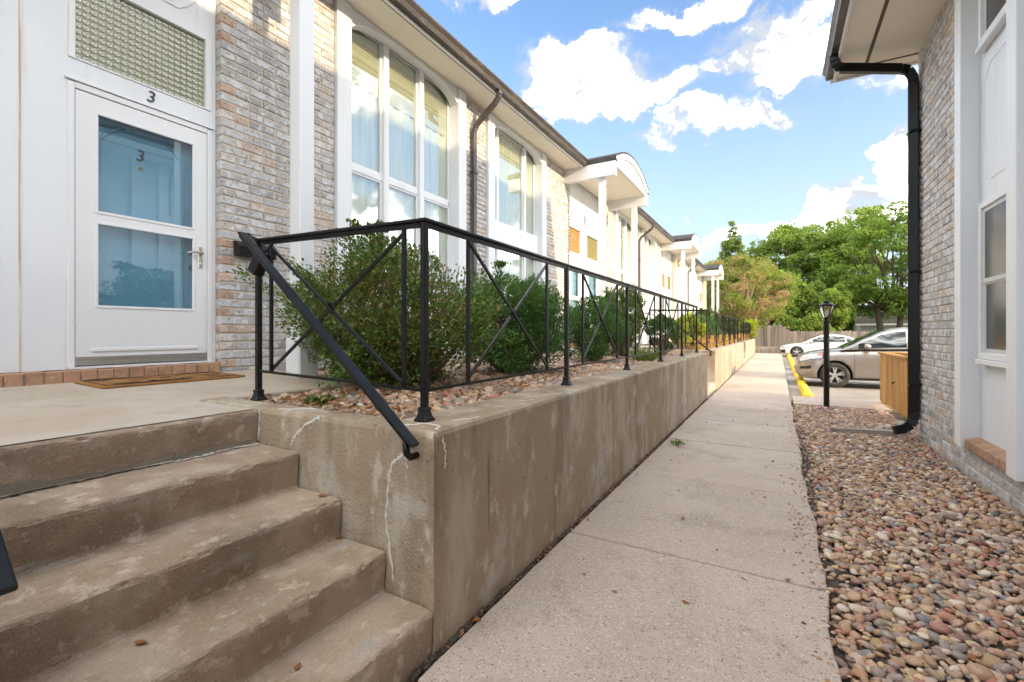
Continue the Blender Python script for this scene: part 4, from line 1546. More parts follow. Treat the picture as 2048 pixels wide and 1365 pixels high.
def sash_window(y0, y1, z0, z1, deep=1.53):
    w = MB().box(deep - 0.06, deep - 0.03, y0 - 0.05, y1 + 0.05, z0 - 0.05, z1 + 0.05)
    mb = MB()
    f = 0.05
    mb.box(1.455, 1.4985, y0 - f, y0, z0 - f, z1 + f).box(1.455, 1.4985, y1, y1 + f, z0 - f, z1 + f)
    mb.box(1.456, 1.4985, y0, y1, z0 - f, z0).box(1.456, 1.4985, y0, y1, z1, z1 + f)
    win = mb.build('window', TRIM, rh, bevel=0.003)
    MB().box(1.44, 1.4985, y0 - f - 0.02, y1 + f + 0.02, z0 - f - 0.045, z0 - f - 0.003).build('sill', TRIM, win, bevel=0.004)
    zm = (z0 + z1) / 2
    for (a, b, xx) in ((z0, zm, 1.478), (zm - 0.02, z1, 1.47)):
        mb = MB()
        s = 0.035
        mb.box(xx, xx + 0.012, y0, y0 + s, a, b).box(xx, xx + 0.012, y1 - s, y1, a, b)
        mb.box(xx + 0.0005, xx + 0.0115, y0 + s, y1 - s, a, a + s).box(xx + 0.0005, xx + 0.0115, y0 + s, y1 - s, b - s, b)
        mb.build('sash', mat('sash_grey', (0.55, 0.55, 0.54), 0.5) if 'sash_grey' not in MATS else MATS['sash_grey'], win)
        MB().box(xx + 0.005, xx + 0.007, y0 + s, y1 - s, a + s, b - s).build('pane', SCREEN, win)
    MB().box(1.492, 1.4975, y0 + 0.002, y1 - 0.002, z0 + 0.002, z1 - 0.002).build('dark_room', mat('dim_room', (0.14, 0.14, 0.14), 0.9) if 'dim_room' not in MATS else MATS['dim_room'], win)


sash_window(4.62, 5.24, 1.08, 2.27)
sash_window(4.62, 5.24, 3.68, 4.40)
mb = MB()
moulding(mb, 4.60, 5.30, 2.50, 3.45, 1.499, 0.003, 0.12)
mb.build('panel_moulding', TRIM, rh, smooth=True)
# eave
MB().box(0.66, RX + 0.3, -6.0, RY1 + 0.16, RS, RS + 0.03).build('soffit', SOFFIT, rh)
mb = MB()
mb.box(0.93, 0.965, -6.0, RY1 - 0.02, RS - 0.004, RS - 0.0005).box(0.966, RX - 0.001, RY1 - 0.055, RY1 - 0.02, RS - 0.004, RS - 0.0005)
mb.build('soffit_vent', BROWN, rh)
MB().box(0.628, 0.658, -6.0, RY1 + 0.16, RS - 0.03, RS + 0.15).build('fascia', TRIM, rh, bevel=0.003)
gp = [(0.625, RS + 0.02), (0.555, RS + 0.02), (0.545, RS + 0.055), (0.55, RS + 0.075), (0.515, RS + 0.12), (0.515, RS + 0.145), (0.528, RS + 0.145), (0.53, RS + 0.135), (0.612, RS + 0.135), (0.625, RS + 0.155)]
MB().prism_y(gp, -6.0, RY1 + 0.20).build('gutter', GUTTER, rh, fix=True)
MB().prism_y([(0.60, RS + 0.125), (0.57, RS + 0.165), (6.0, 7.66), (11.4, RS + 0.165), (11.4, RS + 0.11), (6.0, 7.60)], -6.2, RY1 + 0.17).build('roof', SHINGLE, rh, fix=True)
MB().box(0.60, RX + 0.25, RY1 + 0.161, RY1 + 0.19, RS - 0.03, RS + 0.12).build('rake_return', TRIM, rh)
# black downspout on the corner
y = 7.05
mb = MB()
pts = [(0.60, 6.75, RS + 0.03), (0.60, 6.75, RS - 0.05), (0.615, 6.755, RS - 0.10), (0.66, 6.77, RS - 0.135), (1.26, 7.02, RS - 0.19), (1.335, 7.05, RS - 0.215), (1.375, 7.06, RS - 0.28), (1.39, 7.06, RS - 0.36), (1.39, 7.06, 0.30),
       (1.385, 7.055, 0.22), (1.355, 7.045, 0.155), (1.30, 7.03, 0.115), (1.20, 7.0, 0.085)]
for a_, b_ in zip(pts[:-1], pts[1:]):
    vert = abs(a_[2] - b_[2]) > 0.5
    mb.bar(a_, b_, 0.10, 0.08, (0.35, 1, 0))
dsp = mb.build('downspout', PIPE_DARK, rh, bevel=0.008, seg=2)
for z in (0.62, 1.95, 3.6):
    MB().box(1.335, 1.452, 7.0, 7.125, z, z + 0.025).build('strap', PIPE_DARK, dsp)
# ================================================================== RAILINGS
def post(parent, x, y, z0, z1, w=0.029):
    p = MB().box(x - w / 2, x + w / 2, y - w / 2, y + w / 2, z0 + 0.05, z1).build('post', IRON, parent, bevel=0.003)
    mb = MB()
    n0 = 0
    prev = None
    for (hw, z) in ((0.034, z0), (0.034, z0 + 0.007), (0.025, z0 + 0.022), (0.020, z0 + 0.045), (0.024, z0 + 0.056), (0.016, z0 + 0.063)):
        ring = [(x - hw, y - hw, z), (x + hw, y - hw, z), (x + hw, y + hw, z), (x - hw, y + hw, z)]
        n = len(mb.v)
        mb.v += ring
        if prev is not None:
            for i in range(4):
                mb.f.append((prev + i, prev + (i + 1) % 4, n + (i + 1) % 4, n + i))
        prev = n
    mb.f.append((prev, prev + 1, prev + 2, prev + 3))
    mb.build('shoe', IRON, p, bevel=0.003)
    return p


def panel(parent, a, b, zb, zt, inset, rosette=True, lift=0.0):
    """two thin uprights and a crossed pair between posts at a and b (x,y)"""
    a, b = Vector((a[0], a[1], 0)), Vector((b[0], b[1], 0))
    d = (b - a).normalized()
    p, q = a + d * inset, b - d * inset
    P = lambda v, z: (v.x, v.y, z)
    lf_ = lambda v: lift * (b - v).length / (b - a).length
    for v in (p, q):
        MB().bar(P(v, zb + lf_(v)), P(v, zt + lf_(v)), 0.016, 0.016, tuple(d)).build('picket', IRON, parent)
    e = 0.012
    nrm = Vector((-d.y, d.x, 0)) * 0.006
    MB().bar(Vector(P(p, zb + e + lf_(p))) + nrm, Vector(P(q, zt - e + lf_(q))) + nrm, 0.013, 0.013).build('diagonal', IRON, parent)
    MB().bar(Vector(P(p, zt - e + lf_(p))) - nrm, Vector(P(q, zb + e + lf_(q))) - nrm, 0.013, 0.013).build('diagonal', IRON, parent)
    if rosette:
        c = (p + q) / 2
        zc = (zb + zt) / 2 + lift / 2
        mb = MB()
        pts = []
        for k in range(13):
            t = 2 * math.pi * k / 12
            pts.append(tuple(Vector(P(c, zc)) + d * 0.026 * math.cos(t) + Vector((0, 0, 0.026 * math.sin(t)))))
        mb.tube(pts, 0.006, 6)
        for k in range(4):
            t = math.pi * k / 4
            o1 = d * 0.026 * math.cos(t) + Vector((0, 0, 0.026 * math.sin(t)))
            mb.tube([tuple(Vector(P(c, zc)) - o1), tuple(Vector(P(c, zc)) + o1)], 0.005, 5)
        mb.build('rosette', IRON, parent)


RAILX = -1.345
ZB, ZT = 1.00, 1.735
RL = ['black iron railing with crossed bars on the stained retaining wall', 'black iron railing with crossed bars on the sunlit second wall', 'black iron railing with crossed bars on the farthest wall']
rails = []
for i, (a, b) in enumerate(WALLS):
    y0 = a + 0.16
    rl = thing('railing', RL[i], 'railing', (RAILX, y0, WTOP), 'iron railings on the retaining walls')
    rails.append(rl)
    ys = [y0 + (b - 0.14 - y0) * j / 5 for j in range(6)]
    for y in ys:
        post(rl, RAILX, y, WTOP + 0.001, ZT)
    LIFT = 0.034
    post(rl, -2.58, y0, WTOP + 0.001, ZT + LIFT)
    MB().box(RAILX - 0.025, RAILX + 0.025, y0 - 0.025, ys[-1] + 0.025, ZT, ZT + 0.014).build('top_rail', IRON, rl, bevel=0.003)
    MB().bar((-2.605, y0, ZT + 0.0075 + LIFT), (RAILX - 0.0255, y0, ZT + 0.0075), 0.05, 0.014).build('top_rail', IRON, rl, bevel=0.003)
    MB().box(RAILX - 0.008, RAILX + 0.008, y0 + 0.02, ys[-1] - 0.02, ZT - 0.022, ZT - 0.0005).build('channel', IRON, rl)
    MB().bar((-2.56, y0, ZT - 0.0115 + LIFT), (RAILX - 0.022, y0, ZT - 0.0115), 0.016, 0.021).build('channel', IRON, rl)
    for j in range(5):
        MB().box(RAILX - 0.010, RAILX + 0.010, ys[j] + 0.021, ys[j + 1] - 0.021, ZB - 0.012, ZB).build('bottom_rail', IRON, rl)
        panel(rl, (RAILX, ys[j]), (RAILX, ys[j + 1]), ZB + 0.0005, ZT - 0.0225, 0.33)
    MB().bar((-2.559, y0, ZB - 0.006 + LIFT), (RAILX - 0.021, y0, ZB - 0.006), 0.020, 0.012).build('bottom_rail', IRON, rl)
    panel(rl, (-2.58, y0), (RAILX, y0), ZB + 0.0005, ZT - 0.0225, 0.12, True, LIFT)
    # sloping handrail down the steps
    hy = a - 0.06
    hr = thing('handrail', ['sloping black handrail fixed to the stained retaining wall beside the steps', 'sloping black handrail beside the second flight of steps', 'sloping black handrail beside the third flight of steps'][i],
               'handrail', (-1.8, hy, 1.2), 'handrails beside the steps')
    top, bot = Vector((-2.36, hy, 1.755)), Vector((-1.20, hy, 0.815))
    dv = (bot - top).normalized()
    MB().bar(top, bot, 0.046, 0.013, (0, 0, 1)).build('rail', IRON, hr, bevel=0.005, seg=2)
    MB().bar(top + Vector((0, 0, -0.016)), bot + Vector((-0.03, 0, 0.008)), 0.030, 0.014, (0, 0, 1)).build('channel', IRON, hr)
    mb = MB()
    mb.tube([bot + Vector((-0.05, 0, 0.01)), bot + Vector((-0.045, 0.0, -0.035)), bot + Vector((-0.045, 0.02, -0.055)), (bot.x - 0.045, a + 0.002, bot.z - 0.055)], 0.014, 8)
    mb.build('bracket', IRON, hr, smooth=True)
    MB().bar((-2.58, y0 - 0.026, ZT + 0.008 + LIFT), (-2.375, hy + 0.024, ZT + 0.020), 0.045, 0.014).build('return_rail', IRON, hr, bevel=0.003)
    if i == 0:
        # black closer box tilted against the first upright
        mb = MB()
        mb.bar((-2.515, y0 - 0.06, 1.575), (-2.45, y0 - 0.05, 1.69), 0.075, 0.06, (0, 1, 0))
        jb = mb.build('junction_box', IRON, rl, bevel=0.010, seg=2)
        MB().tube([(-2.45, y0 - 0.05, 1.685), (-2.43, y0 - 0.02, 1.735)], 0.010, 6).build('box_stem', IRON, jb)
# handrail on the other side of the near steps
hy = 0.235
hr = thing('handrail', 'sloping black handrail on the cheek wall across the steps from the railing', 'handrail', (-1.8, hy, 1.2), 'handrails beside the steps')
top, bot = Vector((-2.36, hy, 1.755)), Vector((-1.115, hy, 0.815))
MB().bar(top, bot, 0.046, 0.013, (0, 0, 1)).build('rail', IRON, hr, bevel=0.005, seg=2)
mb = MB()
for t in (0.12, 0.93):
    p = top.lerp(bot, t)
    mb.tube([p + Vector((0, 0, -0.005)), p + Vector((0, -0.01, -0.05)), (p.x, 0.150, max(0.4, min(0.80, p.z - 0.06)))], 0.010, 8)
mb.build('bracket', IRON, hr, smooth=True)

# ================================================================== DOORMAT
c0 = [ground(150, 762, 0.885), ground(205, 780, 0.88), ground(478, 756, 0.88), ground(400, 742, 0.887)]
dm = thing('doormat', 'brown coir doormat with dark pattern in front of door 3', 'doormat', (-4.1, 1.75, 0.87))
x0, x1, y0, y1 = -4.36, -3.86, 1.28, 2.22
zt2 = lambda x: 0.852 + (-2.9 - x) * 0.022 + 0.002
mb = MB()
for (a, b, c, d, h) in ((x0, x1, y0, y1, 0.016),):
    mb.v = [(x, y, zt2(x)) for x, y in ((a, c), (b, c), (b, d), (a, d))] + [(x, y, zt2(x) + h) for x, y in ((a, c), (b, c), (b, d), (a, d))]
    mb.f = [(3, 2, 1, 0), (4, 5, 6, 7), (0, 1, 5, 4), (1, 2, 6, 5), (2, 3, 7, 6), (3, 0, 4, 7)]
mb.build('pile', MATBASE, dm, bevel=0.004)
mb = MB()
rr = random.Random(4)
for i in range(70):
    y = rr.uniform(y0 + 0.06, y1 - 0.06)
    x = rr.choice([x0 + 0.07, x1 - 0.07, rr.uniform(x0 + 0.12, x1 - 0.12)])
    l, w = rr.uniform(0.02, 0.06), rr.uniform(0.008, 0.016)
    z = zt2(x) + 0.0165
    t = rr.uniform(-0.5, 0.5)
    pts = [(x - w, y - l), (x + w, y - l), (x + w + t * l, y + l), (x - w + t * l, y + l)]
    mb.poly([(px, py, zt2(px) + 0.0175 + 0.0001 * i) for px, py in pts])
for y_ in (y0 + 0.035, y1 - 0.035):
    mb.poly([(px, py, zt2(px) + 0.0172) for px, py in ((x0 + 0.03, y_ - 0.008), (x1 - 0.03, y_ - 0.008), (x1 - 0.03, y_ + 0.008), (x0 + 0.03, y_ + 0.008))])
for x_ in (x0 + 0.035, x1 - 0.035):
    mb.poly([(px, py, zt2(px) + 0.0171) for px, py in ((x_ - 0.008, y0 + 0.045), (x_ + 0.008, y0 + 0.045), (x_ + 0.008, y1 - 0.045), (x_ - 0.008, y1 - 0.045))])
mb.build('pattern', MATDARK, dm)

# ================================================================== PLANTS
def branchy(parent, base, tips, r0, mat_, rng, name='branches', seg=6, wander=0.12):
    mb = MB()
    base = Vector(base)
    for tp in tips:
        tp = Vector(tp)
        L = (tp - base).length
        pts, rad = [], []
        mid = base.lerp(tp, 0.5) + Vector((rng.normal() * wander * L, rng.normal() * wander * L, rng.uniform(-0.3, 0.1) * wander * L))
        for k in range(6):
            t = k / 5
            p = base * (1 - t) ** 2 + mid * 2 * t * (1 - t) + tp * t * t
            p = p + Vector(tuple(rng.normal(size=3) * 0.02 * L * (0 if k == 0 else 1)))
            pts.append(p)
            rad.append(max(0.003, r0 * (1 - 0.82 * t)))
        mb.tube(pts, rad, seg, cap=False)
    return mb.build(name, mat_, parent, smooth=True)


def shrub(label, base, radii, h, n, size, leafm, seed, twigm=TWIG, loose=0.0, nclump=26, group='shrubs in the raised planters', aspect=0.5, name='shrub', bare=0.0, category='shrub', off=(0.0, 0.0), twiggy=False):
    rng = np.random.default_rng(seed)
    o = thing(name, label, category, base, group)
    bx, by, bz = base
    # clump centres fill an uneven egg
    dirs = ball(nclump, rng, 0.35)
    cen = np.zeros((nclump, 3))
    cen[:, 0] = bx + off[0] + dirs[:, 0] * radii[0] * 0.80
    cen[:, 1] = by + off[1] + dirs[:, 1] * radii[1] * 0.80
    cen[:, 2] = bz + h * 0.52 + dirs[:, 2] * h * 0.40
    low = cen[:, 2] < bz + h * bare
    cen[low, 2] = bz + h * bare + rng.random(low.sum()) * 0.1
    tips = [tuple(c + (cen.mean(0) - c) * -0.05) for c in cen]
    branchy(o, (bx, by, bz - 0.03), tips, 0.022 * (h / 1.2), twigm, rng)
    if twiggy:
        ex = ball(150, rng, 0.5)
        t2 = [(bx + off[0] + d_[0] * radii[0] * .92, by + off[1] + d_[1] * radii[1] * .92, bz + h * .52 + d_[2] * h * .48) for d_ in ex]
        branchy(o, (bx - 0.03, by + 0.02, bz + 0.10), t2, 0.011, twigm, rng, 'twigs', 5, 0.16)
    cr = min(radii) * (0.42 if not loose else 0.34)
    per = n // nclump
    allc, alld = [], []
    for i, c in enumerate(cen):
        q = ball(per, rng, 0.3)
        q[:, 2] *= 0.85
        scale = cr * rng.uniform(0.75, 1.25)
        if loose and rng.random() < loose:
            # twig sprays reaching out of the mass
            d = np.array(c) - np.array((bx, by, bz + h * 0.3))
            d /= np.linalg.norm(d) + 1e-9
            d = d + rng.normal(size=3) * 0.35
            m_ = per // 2
            t = rng.random((m_, 1))
            spr = c + d * t * scale * 1.45 + rng.normal(size=(m_, 3)) * 0.03
            allc.append(spr)
            alld.append(np.tile(d, (m_, 1)))
        p = c + q * scale
        allc.append(p)
        alld.append(q + np.array((0, 0, 0.5)))
    P = np.concatenate(allc)
    D = np.concatenate(alld)
    P[:, 2] = np.maximum(P[:, 2], bz + 0.03)
    over = P[:, 2] - (bz + h * 1.04)
    P[:, 2] -= np.maximum(over, 0) * 0.8
    rv = np.clip(rng.normal(0.45, 0.22, len(P)), 0, 0.88 if twiggy else 1)
    if twiggy:
        rel = np.sqrt(((P[:, 0] - bx - off[0]) / radii[0]) ** 2 + ((P[:, 1] - by - off[1]) / radii[1]) ** 2 + ((P[:, 2] - bz - h * .55) / (h * .5)) ** 2)
        keep = rng.random(len(P)) < np.clip(0.12 + 1.15 * (rel - 0.35) - 0.5 * np.maximum(0, 0.32 - (P[:, 2] - bz) / h), 0.10, 1)
        dead_ = (rng.random(len(P)) < np.clip(0.75 - 0.8 * rel, 0.04, 0.8))
        rv[dead_] = rng.uniform(0.92, 1.0, dead_.sum())
        P, D, rv = P[keep], D[keep], rv[keep]
    v, f, r_ = leaves(P, size, aspect, 0.3, rng, rv, D)
    fo = npmesh('foliage', v, f, leafm, o, r_)
    return o


PB = 0.80
shrub('tall open boxwood shrub with bare brown stems behind the railing corner', (-2.58, 2.85, PB), (0.90, 0.76), 1.14, 62000, 0.030, L_BOX, 1, TWIG, 0.5, 90, aspect=0.58, bare=0.10, off=(-0.20, -0.05), twiggy=True)
shrub('dense dark green mounded shrub next to the tall boxwood', (-2.42, 4.20, PB), (0.62, 0.66), 1.04, 36000, 0.036, L_DENSE, 2, TWIG, 0.1, 50, aspect=0.42)
shrub('small dense green shrub below the window with green panes', (-2.25, 6.25, PB), (0.48, 0.55), 0.98, 20000, 0.036, L_DENSE, 3, TWIG, 0.1, 40, aspect=0.42)
shrub('loose light green bush with upright sprays before the porch posts', (-2.35, 8.0, PB), (0.45, 0.75), 1.25, 9000, 0.042, L_LOOSE, 4, TWIG, 0.9, 26, aspect=0.4)
shrub('dark green shrub at the far end of the stained wall', (-1.85, 8.75, PB), (0.32, 0.40), 0.80, 9000, 0.034, L_DENSE, 6, TWIG, 0.2, 18)
shrub('leggy broad-leaved bush reaching above the railing near the porch', (-2.75, 9.1, PB), (0.42, 0.4), 1.55, 5000, 0.05, L_BOX, 7, TWIG, 0.9, 18)
shrub('yellow-green bush at the start of the second wall', (-1.95, 11.9, PB), (0.42, 0.9), 0.95, 6000, 0.06, L_YELLOW, 8, TWIG, 0.6, 20)
shrub('green shrub behind the second railing', (-2.1, 14.2, PB), (0.5, 0.9), 0.9, 6000, 0.06, L_LOOSE, 9, TWIG, 0.5, 20)
shrub('dark green shrub farther along the second railing', (-2.1, 16.9, PB), (0.5, 1.0), 1.0, 6000, 0.065, L_DENSE, 10, TWIG, 0.4, 20)
shrub('pale green bush rising over the second railing by the posts', (-2.6, 19.0, PB), (0.7, 1.0), 1.5, 6000, 0.07, L_LOOSE, 12, TWIG, 0.6, 20)
shrub('bush behind the farthest railing', (-2.2, 25.0, PB), (0.6, 1.6), 1.1, 6000, 0.08, L_LOOSE, 13, TWIG, 0.4, 20)
shrub('bright yellow-green shrub overhanging the end of the farthest wall', (-1.45, 30.3, PB), (0.55, 0.6), 1.15, 5000, 0.09, L_YELLOW, 14, TWIG, 0.4, 18)
# orange ground cover along the second and third walls
for i, (ya, yb) in enumerate(((11.0, 20.1), (21.8, 30.5))):
    rng = np.random.default_rng(60 + i)
    n = 9000
    P = np.stack([rng.uniform(-2.0, -1.36, n), rng.uniform(ya, yb, n), 0.82 + rng.random(n) ** 1.5 * 0.30], 1)
    P[:, 2] += 0.06 * np.sin(P[:, 1] * 3.1)
    v, f, r_ = leaves(P, 0.055, 0.4, 0.3, rng)
    o = npmesh('ground_cover', v, f, L_ORANGE, None, r_)
    o['kind'] = 'stuff'
    tag(o, ['orange ground cover spilling along the second wall', 'orange ground cover along the farthest wall'][i], 'ground cover')


def grass_tuft(label, x, y, z, n, h, spread, seed, m_=L_GRASS, name='grass_tuft'):
    rng = np.random.default_rng(seed)
    vs, fs = [], []
    for i in range(n):
        a = rng.uniform(0, 6.28)
        r_ = spread * rng.random() ** .5
        bx, by = x + r_ * .5 * math.cos(a), y + r_ * .5 * math.sin(a)
        hh = h * rng.uniform(.6, 1.1)
        tx, ty = bx + math.cos(a) * r_ * rng.uniform(.4, 1.4), by + math.sin(a) * r_ * rng.uniform(.4, 1.4)
        w = 0.004
        c, s = -math.sin(a) * w, math.cos(a) * w
        k = len(vs) * 4
        vs.append([(bx - c, by - s, z), (bx + c, by + s, z), (tx + c * .3, ty + s * .3, z + hh), (tx - c * .3, ty - s * .3, z + hh)])
        fs.append((k, k + 1, k + 2, k + 3))
    o = npmesh(name, np.array(vs).reshape(-1, 3), np.array(fs), m_, None, rng.random(n))
    return tag(o, label, 'grass', 'grass tufts in the raised planter')


grass_tuft('bright green grass tuft spilling towards the stained wall', -1.72, 6.9, 0.80, 320, 0.24, 0.26, 31)
grass_tuft('grass clump with straw-coloured blades between the shrubs', -1.80, 7.75, 0.80, 220, 0.20, 0.22, 32)


def weed(label, x, y, z, n, r_, size, seed, m_=L_GRASS):
    rng = np.random.default_rng(seed)
    P = np.stack([x + rng.normal(size=n) * r_, y + rng.normal(size=n) * r_, z + 0.012 + np.abs(rng.normal(size=n)) * r_ * .5], 1)
    v, f, rr_ = leaves(P, size, 0.55, 1.0, rng)
    return tag(npmesh('weed', v, f, m_, None, rr_), label, 'weed')


g_ = ground(1345, 890, 0)
weed('small green weed growing at the foot of the stained wall', g_.x + 0.06, g_.y, 0.0, 60, 0.045, 0.035, 41)
weed('small weed sprouting among the planter stones below the boxwood', -2.35, 1.80, 0.815, 130, 0.04, 0.05, 42)

# dead leaves: along the foot of the wall, in the planter and on the stones
rng = np.random.default_rng(71)
P = []
for i in range(260):
    y = rng.uniform(1.3, 9.3)
    P.append((WX + 0.012 + abs(rng.normal()) * 0.012, y, 0.004 + rng.uniform(-0.01, 0.006)))
for i in range(900):
    P.append((rng.uniform(-2.8, -1.6), 1.65 + 3.0 * rng.random() ** 1.5, 0.838 + rng.uniform(0, 0.02)))
for i in range(240):
    y = rng.uniform(1.2, 8.5)
    P.append((rng.uniform(bed_edge(y), 1.42), y, 0.012 + rng.uniform(0, 0.02)))
for i in range(60):
    P.append((rng.uniform(-1.1, 0.15), rng.uniform(1.0, 9.0), 0.006))
P = np.array(P)
v, f, r_ = leaves(P, 0.034, 0.55, 2.0, rng)
v[:, 2] = np.maximum(v[:, 2], np.repeat(P[:, 2] - 0.004, 4))
o = npmesh('leaf_litter', v, f, L_DEAD, None, r_)
o['kind'] = 'stuff'
tag(o, 'dry orange-brown leaf litter along the wall foot and over the stones', 'leaves')
# dark crumbs of soil packed in the joint at the wall foot
rng = np.random.default_rng(72)
vs, fs, rn = [], [], []
for i in range(1500):
    y = rng.uniform(1.25, 9.4)
    s = rng.uniform(0.005, 0.014)
    k = i % 6
    vs.append(STONES[k][1] * (s, s * 1.5, s * .7) + (WX + 0.014 + rng.normal() * 0.006, y, -0.012 + rng.uniform(0, 0.012)))
    fs.append(STONES[k][2] + 25 * i)
o = npmesh('joint_soil', np.concatenate(vs), np.concatenate(fs), BEDSOIL, walk, None, True)
o['kind'] = 'stuff'
# single fallen leaves lying on the walkway and the steps
spots = [ground(u, v, z) for (u, v, z) in ((956, 1243, 0), (1241, 1005, 0), (1275, 950, 0), (1365, 1040, 0), (1575, 1162, 0), (1372, 1208, 0), (1532, 935, 0),
                                           (645, 994, .51), (678, 1078, .34), (282, 1290, .34), (595, 1338, .17))]
lf = leaf_mat('leaf_single', [(0, (0.25, 0.10, 0.03)), (1, (0.35, 0.16, 0.05))], 0.1)
mb = MB()
n = 8
top_ = [(-.5, 0, .1), (-.2, .22, .12), (.15, .25, .05), (.5, 0, .2), (.15, -.25, .16), (-.2, -.2, .02)]
mb.v = [tuple(0.05 * np.array(p)) for p in top_] + [(0, 0, 0.0)]
mb.f = [(0, 6, 1), (1, 6, 2), (2, 6, 3), (3, 6, 4), (4, 6, 5), (5, 6, 0)]
proto = mb.build('fallen_leaf', lf)
tag(proto, 'small dry brown leaf lying on the bare walkway slabs', 'leaf', 'single leaves on the concrete')
LEAF_AT = {0.51: 'small dry brown leaf on the second tread below the landing', 0.34: 'small dry brown leaf on the third tread below the landing', 0.17: 'small dry brown leaf on the lowest tread of the steps'}
rl_ = random.Random(12)
for i, p in enumerate(spots):
    o = proto if i == 0 else proto.copy()
    if i:
        link(o)
    o.location = (p.x, p.y, p.z + 0.004)
    for zk, lb in LEAF_AT.items():
        if abs(p.z - zk) < 0.01:
            o['label'] = lb
    o.rotation_euler = (0, 0, rl_.uniform(0, 6))
    s = rl_.uniform(0.5, 1.0)
    o.scale = (s, s, s)

# ================================================================== LAMP POST, TIMBER, ENCLOSURE, WHEEL STOPS
g_ = ground(1653, 813, 0.0)
lx, ly = g_.x, g_.y
lp = thing('lamp_post', 'short black garden lamp post with tapered glass lantern at the edge of the gravel', 'lamp post', (lx, ly, -0.03))
MB().lathe([(0.055, 0.0), (0.055, 0.03), (0.043, 0.05), (0.043, 1.45), (0.052, 1.455), (0.052, 1.475), (0.036, 1.48), (0.036, 1.50), (0.0, 1.50)], (lx, ly, -0.034), 16).build('post', PIPE_DARK, lp, smooth=False)
zb = 1.466
head = MB()


def frustum(mb, x, y, z0, r0, z1, r1, seg=4, a0=math.pi / 4):
    n = len(mb.v)
    for z, r_ in ((z0, r0), (z1, r1)):
        for k in range(seg):
            t = a0 + 2 * math.pi * k / seg
            mb.v.append((x + r_ * math.cos(t), y + r_ * math.sin(t), z))
    for k in range(seg):
        mb.f.append((n + k, n + (k + 1) % seg, n + seg + (k + 1) % seg, n + seg + k))
    mb.f.append(tuple(n + seg + k for k in range(seg)))
    mb.f.append(tuple(n + k for k in range(seg))[::-1])


LS = 0.86
mb = MB()
frustum(mb, lx, ly, zb + 0.225, 0.150 * LS, zb + 0.2455, 0.162 * LS, 6, 0)
hd = mb.build('lantern_head', PIPE_DARK, lp)
for nm, (za, ra_, zc_, rc_) in (('lantern_base', (zb, 0.04, zb + 0.035, 0.05)), ('lantern_cap', (zb + 0.246, 0.158 * LS, zb + 0.28, 0.055)),
                              ('vent_collar', (zb + 0.2805, 0.04, zb + 0.305, 0.045)), ('finial', (zb + 0.3055, 0.02, zb + 0.325, 0.012))):
    mb = MB()
    frustum(mb, lx, ly, za, ra_, zc_, rc_, 6, 0)
    mb.build(nm, PIPE_DARK, hd)
mb = MB()
for k in range(6):
    t = 2 * math.pi * k / 6
    mb.bar((lx + 0.05 * math.cos(t), ly + 0.05 * math.sin(t), zb + 0.03), (lx + 0.143 * LS * math.cos(t), ly + 0.143 * LS * math.sin(t), zb + 0.228), 0.012, 0.012)
mb.build('lantern_bars', PIPE_DARK, hd)
mb = MB()
frustum(mb, lx, ly, zb + 0.034, 0.046, zb + 0.226, 0.136 * LS, 6, 0)
mb.build('lantern_glass', glass_mat('lantern_pane', (0.85, 0.85, 0.82), 0.22, 0.1), hd)
MB().lathe([(0.0, 0.10), (0.02, 0.09), (0.028, 0.05), (0.015, 0.0)], (lx, ly, zb + 0.06), 10).build('bulb', mat('bulb', (0.8, 0.78, 0.72), 0.3), hd, smooth=True)

tb = thing('timber_edging', 'half-buried grey timber lying in the gravel beside the downspout', 'timber', (1.0, 7.15, -0.03))
MB().bar((0.58, 7.10, 0.0), (1.34, 7.26, 0.0), 0.09, 0.085).build('beam', TIMBER, tb, bevel=0.008)
MB().bar((1.36, 7.33, -0.005), (1.47, 8.20, -0.005), 0.08, 0.075).build('beam', TIMBER, tb, bevel=0.008)

EX0, EX1, EY0, EY1 = 1.56, 2.75, 8.28, 10.25
en = thing('wooden_enclosure', 'low honey-coloured cedar board enclosure beside the brick corner', 'enclosure', (EX0, 9.2, 0))
for yy in (EY0 + 0.06, EY1 - 0.06):
    for xx in (EX0 + 0.07, EX1 - 0.07):
        MB().box(xx - 0.045, xx + 0.045, yy - 0.045, yy + 0.045, -0.04, 0.86).build('post', CEDAR, en)
rb = random.Random(6)
nb = 13
wd = (EY1 - EY0) / nb
for i in range(nb):
    a = EY0 + wd * i
    dx = rb.uniform(0, 0.006)
    MB().box(EX0 - 0.002 - dx, EX0 + 0.018 - dx, a + 0.005, a + wd - 0.006, 0.055 + rb.uniform(-0.01, 0.01), 0.868).build('board', CEDAR, en)
nb2 = 8
wd2 = (EX1 - EX0 - 0.03) / nb2
for i in range(nb2):
    a = EX0 + 0.022 + wd2 * i
    MB().box(a + 0.003, a + wd2 - 0.003, EY0 - 0.002, EY0 + 0.018, 0.055, 0.867).build('board', CEDAR, en)
    MB().box(a + 0.003, a + wd2 - 0.003, EY1 - 0.018, EY1 + 0.002, 0.055, 0.867).build('board', CEDAR, en)
mb = MB()
mb.box(EX0 - 0.03, EX0 + 0.09, EY0 - 0.03, EY1 + 0.03, 0.87, 0.905)
mb.build('top_rail', CEDAR, en, bevel=0.004)
MB().box(EX0 + 0.091, EX1, EY0 - 0.029, EY0 + 0.09, 0.8705, 0.9045).build('top_rail', CEDAR, en, bevel=0.004)
MB().box(EX0 + 0.091, EX1, EY1 - 0.09, EY1 + 0.029, 0.8705, 0.9045).build('top_rail', CEDAR, en, bevel=0.004)
